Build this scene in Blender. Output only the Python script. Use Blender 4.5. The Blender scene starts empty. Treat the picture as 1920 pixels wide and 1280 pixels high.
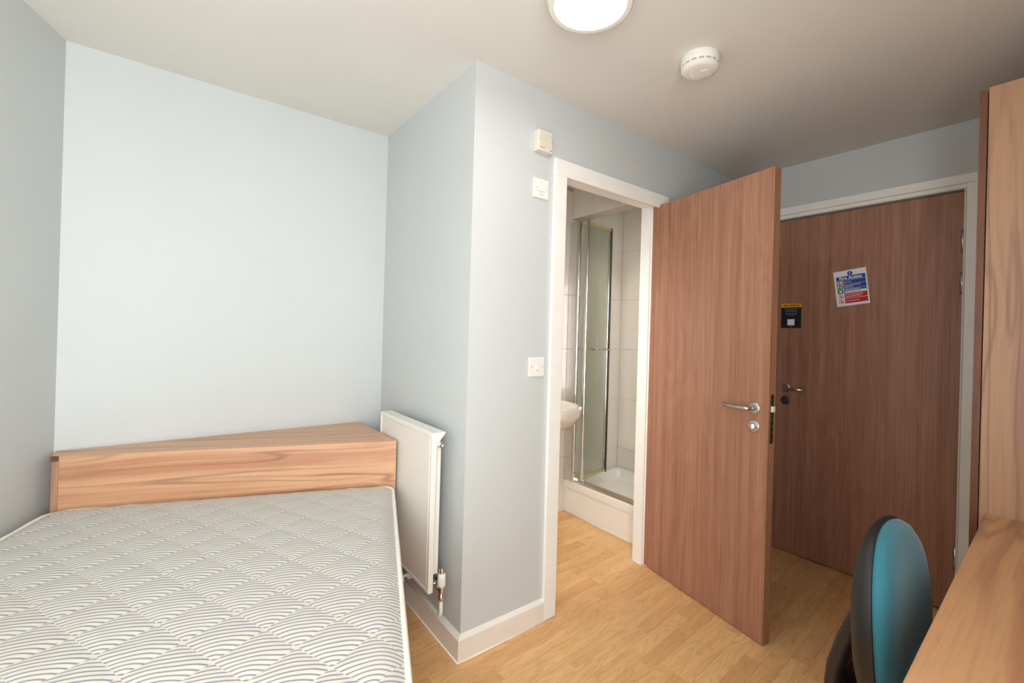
import bpy, bmesh, math, random
from math import sin, cos, pi, radians, sqrt
from mathutils import Vector, Matrix

random.seed(7)
S = bpy.context.scene
COL = S.collection

# ------------------------------------------------------------------ camera
YAW, PITCH, ROLL = radians(37.99), radians(0.12), radians(1.61)
CAM_H = 1.2877
fw = Vector((sin(YAW) * cos(PITCH), cos(YAW) * cos(PITCH), sin(PITCH)))
r0 = Vector((cos(YAW), -sin(YAW), 0))
u0 = r0.cross(fw)
rt = r0 * cos(ROLL) + u0 * sin(ROLL)
up = -r0 * sin(ROLL) + u0 * cos(ROLL)
cd = bpy.data.cameras.new('camera')
cam = bpy.data.objects.new('camera', cd)
COL.objects.link(cam)
M = Matrix((rt, up, -fw)).transposed().to_4x4()
M.translation = Vector((0, 0, CAM_H))
cam.matrix_world = M
cd.sensor_width = 36.0
cd.lens = 839.82 / 1920 * 36
cd.shift_x = -24.56 / 1920
cd.shift_y = -15.6 / 1920
cd.clip_start = 0.02
S.camera = cam

# ------------------------------------------------------------------ light, exposure
S.view_settings.view_transform = 'Standard'
S.view_settings.look = 'None'
S.view_settings.gamma = 1.0
S.view_settings.use_curve_mapping = False
S.view_settings.exposure = 0.07

world = bpy.data.worlds.new('sky')
S.world = world
world.use_nodes = True
wb = world.node_tree.nodes['Background']
wb.inputs[0].default_value = (0.75, 0.87, 1.0, 1)
wb.inputs[1].default_value = 1.0

WIN = dict(x0=-1.05, x1=0.35, z0=0.14, z1=2.15)


def area_light(name, loc, direction, sx, sy, energy, color):
    l = bpy.data.lights.new(name, 'AREA')
    l.shape = 'RECTANGLE'
    l.size, l.size_y = sx, sy
    l.energy = energy
    l.color = color
    o = bpy.data.objects.new(name, l)
    COL.objects.link(o)
    o.location = loc
    o.rotation_euler = Vector(direction).to_track_quat('-Z', 'Y').to_euler()
    return o


area_light('window_daylight', ((WIN['x0'] + WIN['x1']) / 2, -0.505, (WIN['z0'] + WIN['z1']) / 2), (0.1, 1, 0.0), 1.4, 2.01, 82, (1.0, 0.985, 0.965))


# ------------------------------------------------------------------ helpers
def srgb(r, g, b):
    f = lambda c: (c / 255 / 12.92) if c / 255 <= 0.04045 else ((c / 255 + 0.055) / 1.055) ** 2.4
    return (f(r), f(g), f(b), 1)


class NT:
    def __init__(self, name):
        self.m = bpy.data.materials.new(name)
        self.m.use_nodes = True
        self.t = self.m.node_tree
        self.b = self.t.nodes['Principled BSDF']
        self.out = self.t.nodes['Material Output']

    def n(self, kind, **kw):
        nd = self.t.nodes.new(kind)
        for k, v in kw.items():
            if k.startswith('i_'):
                key = k[2:]
                key = int(key) if key.isdigit() else key.replace('_', ' ')
                nd.inputs[key].default_value = v
            else:
                setattr(nd, k, v)
        return nd

    def l(self, a, b):
        self.t.links.new(a, b)

    def math(self, op, a, b=None, clamp=False):
        nd = self.n('ShaderNodeMath', operation=op, use_clamp=clamp)
        for i, v in enumerate((a, b)):
            if v is None:
                continue
            if isinstance(v, (int, float)):
                nd.inputs[i].default_value = v
            else:
                self.l(v, nd.inputs[i])
        return nd.outputs[0]

    def mix(self, fac, a, b, blend='MIX'):
        nd = self.n('ShaderNodeMix', data_type='RGBA', blend_type=blend)
        for sock, v in ((nd.inputs[0], fac), (nd.inputs[6], a), (nd.inputs[7], b)):
            if isinstance(v, (int, float, tuple)):
                sock.default_value = v
            else:
                self.l(v, sock)
        return nd.outputs[2]

    def coords(self, scale=(1, 1, 1), loc=(0, 0, 0), src=None):
        if src is None:
            src = self.n('ShaderNodeTexCoord').outputs['Object']
        mp = self.n('ShaderNodeMapping')
        mp.inputs['Scale'].default_value = scale
        mp.inputs['Location'].default_value = loc
        self.l(src, mp.inputs['Vector'])
        return mp.outputs[0]

    def noise(self, vec, scale=1, detail=2, rough=0.5, dist=0):
        nd = self.n('ShaderNodeTexNoise')
        nd.inputs['Scale'].default_value = scale
        nd.inputs['Detail'].default_value = detail
        nd.inputs['Roughness'].default_value = rough
        nd.inputs['Distortion'].default_value = dist
        self.l(vec, nd.inputs['Vector'])
        return nd.outputs['Fac']

    def ramp(self, fac, stops):
        nd = self.n('ShaderNodeValToRGB')
        e = nd.color_ramp.elements
        while len(e) < len(stops):
            e.new(0.5)
        for i, (p, c) in enumerate(stops):
            e[i].position = p
            e[i].color = c
        self.l(fac, nd.inputs[0])
        return nd.outputs[0]

    def bump(self, h, strength=0.2, dist=0.002):
        nd = self.n('ShaderNodeBump')
        nd.inputs['Strength'].default_value = strength
        nd.inputs['Distance'].default_value = dist
        self.l(h, nd.inputs['Height'])
        self.l(nd.outputs[0], self.b.inputs['Normal'])

    def set(self, color=None, rough=0.5, metal=0, spec=0.5, coat=0):
        if color is not None:
            if isinstance(color, tuple):
                self.b.inputs['Base Color'].default_value = color
            else:
                self.l(color, self.b.inputs['Base Color'])
        self.b.inputs['Roughness'].default_value = rough
        self.b.inputs['Metallic'].default_value = metal
        self.b.inputs['Specular IOR Level'].default_value = spec
        self.b.inputs['Coat Weight'].default_value = coat
        return self.m


def speckled(name, c, rough=0.5, metal=0, spec=0.5, amt=0.04, scale=30, bump=0.0, coat=0):
    """plain coating with a faint uneven tone and an optional fine surface relief"""
    t = NT(name)
    v = t.coords()
    f = t.noise(v, scale, 3)
    dark = tuple(x * (1 - amt) for x in c[:3]) + (1,)
    light = tuple(min(1, x * (1 + amt)) for x in c[:3]) + (1,)
    col = t.ramp(f, [(0.3, dark), (0.7, light)])
    if bump:
        t.bump(t.noise(v, scale * 12, 2), bump, 0.001)
    return t.set(col, rough, metal, spec, coat)


def wood(name, axis, light, mid, dark, across=7.0, along=0.8, vein=0.75, rough=0.38, seed=0.0, spec=0.4, fine=140.0):
    """laminate with long flowing grain along axis"""
    t = NT(name)
    base = t.n('ShaderNodeTexCoord').outputs['Object']
    # slow waviness across the grain
    lo = [2.2] * 3
    lo[axis] = 1.1
    wv = t.noise(t.coords(tuple(lo), (seed, seed * 2, seed * 3), base), 1.0, 1)
    comb = t.n('ShaderNodeCombineXYZ')
    off = t.math('MULTIPLY', t.math('SUBTRACT', wv, 0.5), 0.13)
    for i in range(3):
        if i != axis:
            t.l(off, comb.inputs[i])
    add = t.n('ShaderNodeVectorMath', operation='ADD')
    t.l(base, add.inputs[0])
    t.l(comb.outputs[0], add.inputs[1])

    def lay(ac, al, sd, det=2, rough_=0.5):
        q = [across * ac] * 3
        q[axis] = along * al
        return t.noise(t.coords(tuple(q), (seed * 1.7 + sd, seed + sd * 2, seed * 0.6 + sd * 3), add.outputs[0]), 1.0, det, rough_, 0.1)
    # broad board-like bands, then finer streaks
    f = t.math('ADD', t.math('MULTIPLY', lay(1.6, 0.45, 0.0), 0.6), t.math('MULTIPLY', lay(5.0, 0.6, 3.0, 3, 0.6), 0.4))
    col = t.ramp(f, [(0.36, mid), (0.46, light), (0.54, light), (0.64, mid)])
    # thin dark veins along level lines
    for ac, sd, sharp, wgt in ((1.3, 5.0, 46.0, 1.0), (2.1, 11.0, 38.0, 0.7)):
        g = lay(ac, 0.5, sd, 1)
        d = t.math('ABSOLUTE', t.math('SUBTRACT', g, 0.47))
        vm = t.math('SUBTRACT', 1.0, t.math('MULTIPLY', d, sharp), clamp=True)
        pm = t.math('MULTIPLY', t.math('SUBTRACT', lay(0.5, 0.9, sd + 2.0, 1), 0.38), 4.0, clamp=True)
        st = t.math('ADD', 0.45, t.math('MULTIPLY', lay(14.0, 1.0, sd + 7.0, 2), 0.9))
        vf = t.math('MULTIPLY', t.math('MULTIPLY', vm, t.math('MULTIPLY', pm, st)), vein * wgt, clamp=True)
        col = t.mix(vf, col, dark)
    sc3 = [fine] * 3
    sc3[axis] = 5.0
    h = t.noise(t.coords(tuple(sc3), (0, 0, seed), base), 1.0, 2)
    hm = t.math('MULTIPLY', t.math('SUBTRACT', h, 0.5), 0.7, clamp=True)
    col = t.mix(hm, col, dark)
    return t.set(col, rough, 0, spec)


def door_wood(name, c1, c2, c3, rough=0.45):
    """fine vertical walnut laminate with faint cathedral figures"""
    t = NT(name)
    base = t.n('ShaderNodeTexCoord').outputs['Object']
    a = t.noise(t.coords((26, 26, 0.5), (1, 2, 3), base), 1.0, 4, 0.65, 0.15)
    b = t.noise(t.coords((170, 170, 2.2), (3, 1, 0), base), 1.0, 3, 0.6)
    w = t.noise(t.coords((5, 5, 0.9), (7, 1, 0), base), 1.0, 2, 0.5, 0.6)
    rings = t.math('FRACT', t.math('MULTIPLY', w, 9.0))
    rm = t.math('MULTIPLY', t.math('ABSOLUTE', t.math('SUBTRACT', rings, 0.5)), 2.0)
    s = t.math('ADD', t.math('MULTIPLY', a, 0.52), t.math('ADD', t.math('MULTIPLY', b, 0.42), t.math('MULTIPLY', rm, 0.06)))
    col = t.ramp(s, [(0.28, c3), (0.47, c2), (0.66, c1)])
    t.bump(b, 0.12, 0.0006)
    return t.set(col, rough, 0, 0.4)


# ------------------------------------------------------------------ materials
m_wall = speckled('painted plaster pale blue grey', srgb(200, 204, 204), 0.55, 0, 0.35, 0.012, 3, 0.03)
m_ceil = speckled('ceiling white emulsion', srgb(222, 219, 212), 0.8, 0, 0.2, 0.012, 3)
m_gloss = speckled('white gloss paint', srgb(244, 242, 237), 0.3, 0, 0.5, 0.02, 9)
m_skirt = speckled('cream satin paint', srgb(234, 228, 220), 0.35, 0, 0.45, 0.02, 9)
m_white_metal = speckled('white enamelled steel', srgb(234, 231, 224), 0.3, 0, 0.5, 0.01, 6)
m_chrome = speckled('polished chrome', (0.75, 0.74, 0.72, 1), 0.12, 1, 0.5, 0.03, 40)
m_steel = speckled('brushed stainless steel', (0.60, 0.58, 0.55, 1), 0.3, 1, 0.5, 0.06, 60)
m_dark_metal = speckled('dull dark metal', (0.10, 0.085, 0.065, 1), 0.45, 0.7, 0.5, 0.15, 60)
m_brass_edge = speckled('dull bronze lock plate', (0.16, 0.125, 0.075, 1), 0.4, 0.9, 0.5, 0.15, 60)
m_wplastic = speckled('white plastic', srgb(238, 236, 230), 0.35, 0, 0.5, 0.01, 20)
m_cream_plastic = speckled('cream plastic', srgb(224, 217, 203), 0.4, 0, 0.5, 0.01, 20)
m_grey_ink = speckled('grey print', srgb(150, 148, 145), 0.6, 0, 0.3, 0.05, 200)
m_black_plastic = speckled('black moulded plastic', (0.013, 0.0125, 0.013, 1), 0.45, 0, 0.5, 0.2, 300, 0.15)
m_bellows = speckled('brown black rubber', (0.026, 0.017, 0.013, 1), 0.5, 0, 0.5, 0.2, 100)
m_ceramic = speckled('glazed white ceramic', srgb(240, 234, 224), 0.12, 0, 0.5, 0.01, 10, 0, 0.4)
m_acrylic = speckled('white acrylic', srgb(244, 240, 233), 0.25, 0, 0.5, 0.01, 10)
m_tile = speckled('glazed cream tile', srgb(238, 230, 219), 0.12, 0, 0.5, 0.012, 4, 0, 0.3)
m_grout = speckled('pale grout', srgb(204, 194, 180), 0.9, 0, 0.2, 0.06, 60)
m_seal = speckled('yellowed seal strip', srgb(196, 184, 120), 0.5, 0, 0.4, 0.08, 40)
m_paper = speckled('white vinyl sheet', srgb(240, 242, 247), 0.4, 0, 0.4, 0.01, 60)
m_sign_blue = speckled('blue print', srgb(40, 74, 158), 0.4, 0, 0.4, 0.03, 90)
m_sign_red = speckled('red print', srgb(196, 40, 42), 0.4, 0, 0.4, 0.03, 90)
m_sign_green = speckled('green print', srgb(34, 132, 78), 0.4, 0, 0.4, 0.03, 90)
m_sign_black = speckled('charcoal card', srgb(34, 34, 44), 0.45, 0, 0.4, 0.05, 90)
m_sign_yellow = speckled('amber print', srgb(226, 162, 30), 0.45, 0, 0.4, 0.03, 90)
m_piping = speckled('white cotton piping', srgb(240, 238, 230), 0.85, 0, 0.2, 0.03, 80, 0.2)

WL, WM, WD = srgb(210, 164, 128), srgb(188, 136, 104), srgb(122, 84, 68)
m_wood_x = wood('light walnut laminate lengthwise', 0, WL, WM, WD, 6.5, 0.75, 0.8, 0.36, 1.3)
m_wood_top = wood('light walnut laminate shelf top', 0, WL, WM, WD, 8.0, 0.7, 0.75, 0.36, 4.1)
m_wood_desk = wood('light walnut laminate desk', 0, srgb(214, 163, 120), srgb(190, 134, 98), srgb(112, 74, 60), 6.0, 0.9, 1.0, 0.4, 6.2)
m_wood_z = wood('light walnut laminate upright', 2, srgb(186, 146, 117), srgb(162, 122, 100), srgb(104, 80, 72), 6.0, 0.6, 0.7, 0.36, 2.6)
m_wood_edge = wood('red brown edge banding', 2, srgb(118, 74, 56), srgb(106, 64, 48), srgb(76, 44, 34), 20, 1, 0.3, 0.35, 3.3)
m_door = door_wood('walnut door laminate', srgb(181, 136, 113), srgb(159, 113, 91), srgb(127, 87, 68))
m_door_edge = door_wood('walnut lipping', srgb(178, 134, 104), srgb(160, 114, 86), srgb(136, 92, 68))


def plank_material():
    t = NT('oak strip laminate')
    base = t.n('ShaderNodeTexCoord').outputs['Object']
    info = t.n('ShaderNodeObjectInfo')
    rnd = info.outputs['Random']
    comb = t.n('ShaderNodeCombineXYZ')
    for i, k in enumerate((13.0, 29.0, 7.0)):
        t.l(t.math('MULTIPLY', rnd, k), comb.inputs[i])
    add = t.n('ShaderNodeVectorMath', operation='ADD')
    t.l(base, add.inputs[0])
    t.l(comb.outputs[0], add.inputs[1])
    wv = t.noise(t.coords((5, 5, 5), (0, 0, 0), add.outputs[0]), 1.0, 2)
    comb2 = t.n('ShaderNodeCombineXYZ')
    t.l(t.math('MULTIPLY', t.math('SUBTRACT', wv, 0.5), 0.05), comb2.inputs[1])
    add2 = t.n('ShaderNodeVectorMath', operation='ADD')
    t.l(add.outputs[0], add2.inputs[0])
    t.l(comb2.outputs[0], add2.inputs[1])
    a = t.noise(t.coords((2.6, 34, 1), (0, 0, 0), add2.outputs[0]), 1.0, 3, 0.6, 0.5)
    w = t.noise(t.coords((3.2, 17, 1), (3, 1, 0), add2.outputs[0]), 1.0, 1)
    rings = t.math('FRACT', t.math('MULTIPLY', w, 9.0))
    line = t.math('SUBTRACT', 1.0, t.math('MULTIPLY', t.math('ABSOLUTE', t.math('SUBTRACT', rings, 0.5)), 5.0), clamp=True)
    tone = t.ramp(rnd, [(0.0, srgb(227, 177, 122)), (0.35, srgb(242, 196, 138)), (0.7, srgb(246, 202, 144)), (1.0, srgb(235, 186, 132))])
    col = t.mix(t.math('MULTIPLY', t.math('SUBTRACT', a, 0.42), 1.6, clamp=True), tone, srgb(213, 157, 104))
    col = t.mix(t.math('MULTIPLY', line, 0.28), col, srgb(188, 134, 88))
    return t.set(col, 0.42, 0, 0.4)


m_plank = plank_material()


def quilt_material():
    """cream ticking printed with nested blue grey arcs, one fan per stitched diamond"""
    t = NT('quilted ticking')
    base = t.n('ShaderNodeTexCoord').outputs['Object']
    wob = t.n('ShaderNodeTexNoise')
    wob.inputs['Scale'].default_value = 13
    wob.inputs['Detail'].default_value = 1
    t.l(base, wob.inputs['Vector'])
    sep = t.n('ShaderNodeSeparateXYZ')
    t.l(base, sep.inputs[0])
    sw = t.n('ShaderNodeSeparateColor')
    t.l(wob.outputs['Color'], sw.inputs[0])
    ax = t.math('ADD', sep.outputs[0], t.math('MULTIPLY', t.math('SUBTRACT', sw.outputs[0], 0.5), 0.006))
    by = t.math('ADD', sep.outputs[1], t.math('MULTIPLY', t.math('SUBTRACT', sw.outputs[1], 0.5), 0.012))
    u = t.math('DIVIDE', t.math('SUBTRACT', ax, QA0), QA)
    v = t.math('DIVIDE', t.math('SUBTRACT', by, QB0), QB)
    s = t.math('MULTIPLY', t.math('ADD', u, v), 0.5)
    q = t.math('MULTIPLY', t.math('SUBTRACT', v, u), 0.5)
    ds = t.math('SUBTRACT', 1.0, t.math('FRACT', t.math('ADD', s, 50.0)))
    dq = t.math('SUBTRACT', 1.0, t.math('FRACT', t.math('ADD', q, 50.0)))
    du = t.math('MULTIPLY', t.math('SUBTRACT', ds, dq), QA * 0.56)
    dv = t.math('MULTIPLY', t.math('ADD', ds, dq), QB)
    r = t.math('SQRT', t.math('ADD', t.math('MULTIPLY', du, du), t.math('MULTIPLY', dv, dv)))
    fr = t.math('FRACT', t.math('DIVIDE', r, 0.0128))
    tri = t.math('MULTIPLY', t.math('ABSOLUTE', t.math('SUBTRACT', fr, 0.5)), 2.0)
    line = t.math('MULTIPLY', t.math('SUBTRACT', 0.44, tri), 3.6, clamp=True)
    edge = t.math('MINIMUM', t.math('MINIMUM', ds, t.math('SUBTRACT', 1.0, ds)), t.math('MINIMUM', dq, t.math('SUBTRACT', 1.0, dq)))
    em = t.math('MULTIPLY', t.math('SUBTRACT', edge, 0.0), 120.0, clamp=True)
    stain = t.noise(t.coords((2.2, 2.2, 2.2), (4, 0, 0), base), 1.0, 3, 0.6)
    sm = t.math('MULTIPLY', t.math('SUBTRACT', stain, 0.5), 1.6, clamp=True)
    ground = t.mix(sm, srgb(220, 216, 204), srgb(216, 206, 174))
    fade = t.noise(t.coords((9, 9, 9), (1, 5, 0), base), 1.0, 2)
    ink = t.mix(fade, srgb(98, 106, 140), srgb(132, 138, 160))
    col = t.mix(t.math('MULTIPLY', t.math('MULTIPLY', line, em), 0.85), ground, ink)
    weave = t.noise(base, 700, 1)
    t.bump(weave, 0.15, 0.0006)
    return t.set(col, 0.85, 0, 0.15)


QA, QB, QA0, QB0 = 0.0768, 0.0792, 0.083, 0.889
m_quilt = quilt_material()


def border_material():
    t = NT('mattress border ticking')
    base = t.n('ShaderNodeTexCoord').outputs['Object']
    sep = t.n('ShaderNodeSeparateXYZ')
    t.l(base, sep.inputs[0])
    w = t.noise(t.coords((8, 8, 8), (0, 0, 0), base), 1.0, 2)
    z = t.math('ADD', t.math('DIVIDE', sep.outputs[2], 0.012), t.math('MULTIPLY', w, 3.0))
    tri = t.math('MULTIPLY', t.math('ABSOLUTE', t.math('SUBTRACT', t.math('FRACT', z), 0.5)), 2.0)
    line = t.math('MULTIPLY', t.math('SUBTRACT', 0.45, tri), 4.0, clamp=True)
    col = t.mix(t.math('MULTIPLY', line, 0.7), srgb(232, 228, 214), srgb(140, 144, 160))
    return t.set(col, 0.85, 0, 0.15)


m_border = border_material()


def fabric(name, c, c2):
    t = NT(name)
    v = t.coords()
    f = t.noise(v, 420, 2, 0.7)
    g = t.noise(v, 9, 3, 0.6)
    col = t.mix(t.math('MULTIPLY', t.math('SUBTRACT', f, 0.35), 1.2, clamp=True), c, c2)
    col = t.mix(t.math('MULTIPLY', t.math('SUBTRACT', g, 0.5), 0.9, clamp=True), col, srgb(112, 136, 134))
    t.bump(f, 0.3, 0.0008)
    m = t.set(col, 0.9, 0, 0.15)
    t.b.inputs['Sheen Weight'].default_value = 0.25
    return m


m_teal = fabric('teal wool cloth', srgb(52, 118, 136), srgb(84, 148, 160))


def glass_material(name, tint, gloss=0.1, film=0.0):
    t = NT(name)
    tr = t.n('ShaderNodeBsdfTransparent')
    tr.inputs[0].default_value = tint
    gl = t.n('ShaderNodeBsdfGlossy')
    gl.inputs['Roughness'].default_value = 0.03
    lw = t.n('ShaderNodeLayerWeight')
    lw.inputs[0].default_value = 0.5
    p5 = t.math('POWER', lw.outputs['Facing'], 5.0)
    schlick = t.math('ADD', t.math('MULTIPLY', p5, 0.45), 0.03)
    mx = t.n('ShaderNodeMixShader')
    fac = t.math('ADD', schlick, gloss * 0.2, clamp=True)
    t.l(fac, mx.inputs[0])
    t.l(tr.outputs[0], mx.inputs[1])
    t.l(gl.outputs[0], mx.inputs[2])
    last = mx.outputs[0]
    if film:
        df = t.n('ShaderNodeBsdfDiffuse')
        df.inputs[0].default_value = (0.80, 0.86, 0.76, 1)
        tl = t.n('ShaderNodeBsdfTranslucent')
        tl.inputs[0].default_value = (0.80, 0.86, 0.76, 1)
        m1 = t.n('ShaderNodeMixShader')
        m1.inputs[0].default_value = 0.5
        t.l(df.outputs[0], m1.inputs[1])
        t.l(tl.outputs[0], m1.inputs[2])
        m2 = t.n('ShaderNodeMixShader')
        blot = t.noise(t.coords((5, 5, 2.5)), 1.0, 3)
        t.l(t.math('MULTIPLY', blot, film * 2.0, clamp=True), m2.inputs[0])
        t.l(last, m2.inputs[1])
        t.l(m1.outputs[0], m2.inputs[2])
        last = m2.outputs[0]
    t.l(last, t.out.inputs[0])
    return t.m


m_glass = glass_material('clear window glass', (0.97, 0.98, 0.98, 1), 0.0)
m_shower_glass = glass_material('green tinted shower glass', (0.98, 0.992, 0.972, 1), 0.06, 0.085)


def emitter(name, c, strength):
    t = NT(name)
    t.set(c, 0.5)
    t.b.inputs['Emission Color'].default_value = c
    t.b.inputs['Emission Strength'].default_value = strength
    return t.m



m_bath_fill = emitter('lit bathroom downlight', (1.0, 0.95, 0.87, 1), 90.0)  # glow of the wall light added to fill the shower room
m_shower_fill = emitter('lit shower downlight', (1.0, 0.95, 0.87, 1), 600.0)  # glow of the ceiling light added to lift the tray
m_lamp = emitter('lit opal diffuser', (1.0, 0.95, 0.88, 1), 29.0)


# ------------------------------------------------------------------ mesh builder
class MB:
    def __init__(self):
        self.bm = bmesh.new()

    def _merge(self, tmp, mat=None, smooth=False):
        if mat is not None:
            bmesh.ops.transform(tmp, matrix=mat, verts=tmp.verts)
        if smooth:
            for f in tmp.faces:
                f.smooth = True
        me = bpy.data.meshes.new('t')
        tmp.to_mesh(me)
        tmp.free()
        self.bm.from_mesh(me)
        bpy.data.meshes.remove(me)
        return self

    def box(self, a, b, bev=0.0, seg=2, mat=None, smooth=False):
        t = bmesh.new()
        lo = [min(a[i], b[i]) for i in range(3)]
        hi = [max(a[i], b[i]) for i in range(3)]
        vs = [t.verts.new((x, y, z)) for x in (lo[0], hi[0]) for y in (lo[1], hi[1]) for z in (lo[2], hi[2])]
        for f in ((0, 1, 3, 2), (4, 6, 7, 5), (0, 4, 5, 1), (2, 3, 7, 6), (0, 2, 6, 4), (1, 5, 7, 3)):
            t.faces.new([vs[i] for i in f])
        if bev > 0:
            bmesh.ops.bevel(t, geom=t.edges[:], offset=bev, segments=seg, affect='EDGES', profile=0.5)
        return self._merge(t, mat, smooth)

    def prism(self, poly, z0, z1, bev=0.0, seg=2, mat=None, smooth=False):
        """polygon in xy extruded in z"""
        t = bmesh.new()
        lo = [t.verts.new((p[0], p[1], z0)) for p in poly]
        hi = [t.verts.new((p[0], p[1], z1)) for p in poly]
        n = len(poly)
        t.faces.new(lo[::-1])
        t.faces.new(hi)
        for i in range(n):
            t.faces.new((lo[i], lo[(i + 1) % n], hi[(i + 1) % n], hi[i]))
        bmesh.ops.recalc_face_normals(t, faces=t.faces)
        if bev > 0:
            bmesh.ops.bevel(t, geom=t.edges[:], offset=bev, segments=seg, affect='EDGES', profile=0.5)
        return self._merge(t, mat, smooth)

    def lathe(self, prof, n=32, mat=None, smooth=True):
        """profile of (radius, z) turned about z; closed at ends with radius 0"""
        t = bmesh.new()
        rings = []
        for (r, z) in prof:
            if r <= 1e-6:
                rings.append([t.verts.new((0, 0, z))])
            else:
                rings.append([t.verts.new((r * cos(2 * pi * k / n), r * sin(2 * pi * k / n), z)) for k in range(n)])
        for A, B in zip(rings, rings[1:]):
            for k in range(n):
                k2 = (k + 1) % n
                if len(A) == 1 and len(B) == 1:
                    continue
                if len(A) == 1:
                    t.faces.new((A[0], B[k], B[k2]))
                elif len(B) == 1:
                    t.faces.new((A[k], A[k2], B[0]))
                else:
                    t.faces.new((A[k], A[k2], B[k2], B[k]))
        bmesh.ops.recalc_face_normals(t, faces=t.faces)
        if smooth:
            for f in t.faces:
                f.smooth = True
            for e in t.edges:
                if len(e.link_faces) == 2 and e.calc_face_angle(0) > radians(38):
                    e.smooth = False
        return self._merge(t, mat)

    def tube(self, pts, r, n=12, closed=False, smooth=True, rx=None):
        t = bmesh.new()
        P = [Vector(p) for p in pts]
        N = len(P)
        rings = []
        ref = None
        for i, p in enumerate(P):
            a = P[(i - 1) % N] if (i > 0 or closed) else p
            b = P[(i + 1) % N] if (i < N - 1 or closed) else p
            d = (b - a).normalized()
            if ref is None:
                ref = Vector((0, 0, 1)) if abs(d.z) < 0.9 else Vector((1, 0, 0))
            x = d.cross(ref).normalized()
            y = x.cross(d).normalized()
            ref = y
            rr = r[i] if isinstance(r, (list, tuple)) else r
            rings.append([t.verts.new(p + x * (rr * cos(2 * pi * k / n)) + y * ((rx or rr) * sin(2 * pi * k / n))) for k in range(n)])
        m = N if closed else N - 1
        for i in range(m):
            A, B = rings[i], rings[(i + 1) % N]
            for k in range(n):
                f = t.faces.new((A[k], A[(k + 1) % n], B[(k + 1) % n], B[k]))
                f.smooth = smooth
        if not closed:
            t.faces.new(rings[0][::-1])
            t.faces.new(rings[-1])
        bmesh.ops.recalc_face_normals(t, faces=t.faces)
        return self._merge(t)

    def rings(self, loops, cap=True, smooth=True, mat=None):
        """skin between successive closed loops of equal length"""
        t = bmesh.new()
        R = [[t.verts.new(p) for p in L] for L in loops]
        n = len(R[0])
        for A, B in zip(R, R[1:]):
            for k in range(n):
                f = t.faces.new((A[k], A[(k + 1) % n], B[(k + 1) % n], B[k]))
                f.smooth = smooth
        if cap:
            t.faces.new(R[0][::-1])
            t.faces.new(R[-1])
        bmesh.ops.recalc_face_normals(t, faces=t.faces)
        if smooth:
            for e in t.edges:
                if len(e.link_faces) == 2 and e.calc_face_angle(0) > radians(50):
                    e.smooth = False
        return self._merge(t, mat)

    def done(self, name, material, parent=None, loc=None, rot=None):
        me = bpy.data.meshes.new(name)
        self.bm.to_mesh(me)
        self.bm.free()
        me.materials.append(material)
        o = bpy.data.objects.new(name, me)
        COL.objects.link(o)
        if parent is not None:
            o.parent = parent
        if loc is not None:
            o.location = loc
        if rot is not None:
            o.rotation_euler = rot
        return o


def empty(name, loc=(0, 0, 0), rotz=0.0, matrix=None):
    o = bpy.data.objects.new(name, None)
    COL.objects.link(o)
    o.empty_display_size = 0.05
    if matrix is not None:
        o.matrix_world = matrix
    else:
        o.location = loc
        o.rotation_euler = (0, 0, rotz)
    return o


def tag(o, label=None, cat=None, group=None, kind=None):
    if label:
        o['label'] = label
    if cat:
        o['category'] = cat
    if group:
        o['group'] = group
    if kind:
        o['kind'] = kind
    return o


def frame(origin, x, y, z):
    m = Matrix((Vector(x), Vector(y), Vector(z))).transposed().to_4x4()
    m.translation = Vector(origin)
    return m


def along(origin, direction):
    """matrix that turns local z to direction"""
    m = Vector(direction).to_track_quat('Z', 'Y').to_matrix().to_4x4()
    m.translation = Vector(origin)
    return m


# ------------------------------------------------------------------ room numbers (metres)
XL, YB, XS, YF, XD, H = -0.356, 2.459, 0.9128, 1.5303, 2.959, 2.365
YR = -0.40
LT = 0.347                     # left wall leans away from the room axis by this much x per metre of y
XLR = XL - LT * (YB - YR)
BX0, BX1, BY0, BY1 = 1.0, 2.86, 1.64, 2.40     # shower room inside


def struct(o, label, cat):
    return tag(o, label, cat, kind='structure')


# walls
b = MB()
b.prism([(XL, YB), (XLR, YR), (XLR, YR - 0.1), (XLR - 0.12, YR - 0.1), (XL - 0.12, YB + 0.1), (XL, YB + 0.1)], 0, H)
struct(b.done('wall_left', m_wall), 'pale grey wall running along the side of the bed', 'wall')
b = MB().box((XL - 0.0, YB, 0), (3.06, YB + 0.1, H))
struct(b.done('wall_back', m_wall), 'pale blue grey wall behind the headboard', 'wall')
b = MB().box((XS, YF + 0.11, 0), (BX0, YB, H))
struct(b.done('wall_side', m_wall), 'pale blue grey wall with the radiator on it', 'wall')
OX0, OX1, OZ = 1.372, 2.150, 2.075       # rough opening of the shower room door
b = MB().box((XS, YF, 0), (OX0, YF + 0.11, H)).box((OX1, YF, 0), (XD, YF + 0.11, H)).box((OX0, YF, OZ), (OX1, YF + 0.11, H))
struct(b.done('wall_front', m_wall), 'pale blue grey wall with switches beside the shower room doorway', 'wall')
DY0, DY1, DZ = 0.372, 1.292, 2.075       # rough opening of the entrance door
b = MB().box((XD, YR - 0.1, 0), (XD + 0.1, DY0, H)).box((XD, DY1, 0), (XD + 0.1, YB, H)).box((XD, DY0, DZ), (XD + 0.1, DY1, H))
struct(b.done('wall_right', m_wall), 'pale grey wall around the brown entrance door', 'wall')
b = MB().box((XLR, YR - 0.1, 0), (WIN['x0'], YR, H)).box((WIN['x1'], YR - 0.1, 0), (XD, YR, H))
b.box((WIN['x0'], YR - 0.1, 0), (WIN['x1'], YR, WIN['z0'])).box((WIN['x0'], YR - 0.1, WIN['z1']), (WIN['x1'], YR, H))
struct(b.done('wall_rear', m_wall), 'pale grey wall with the window, behind the desk', 'wall')
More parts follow.
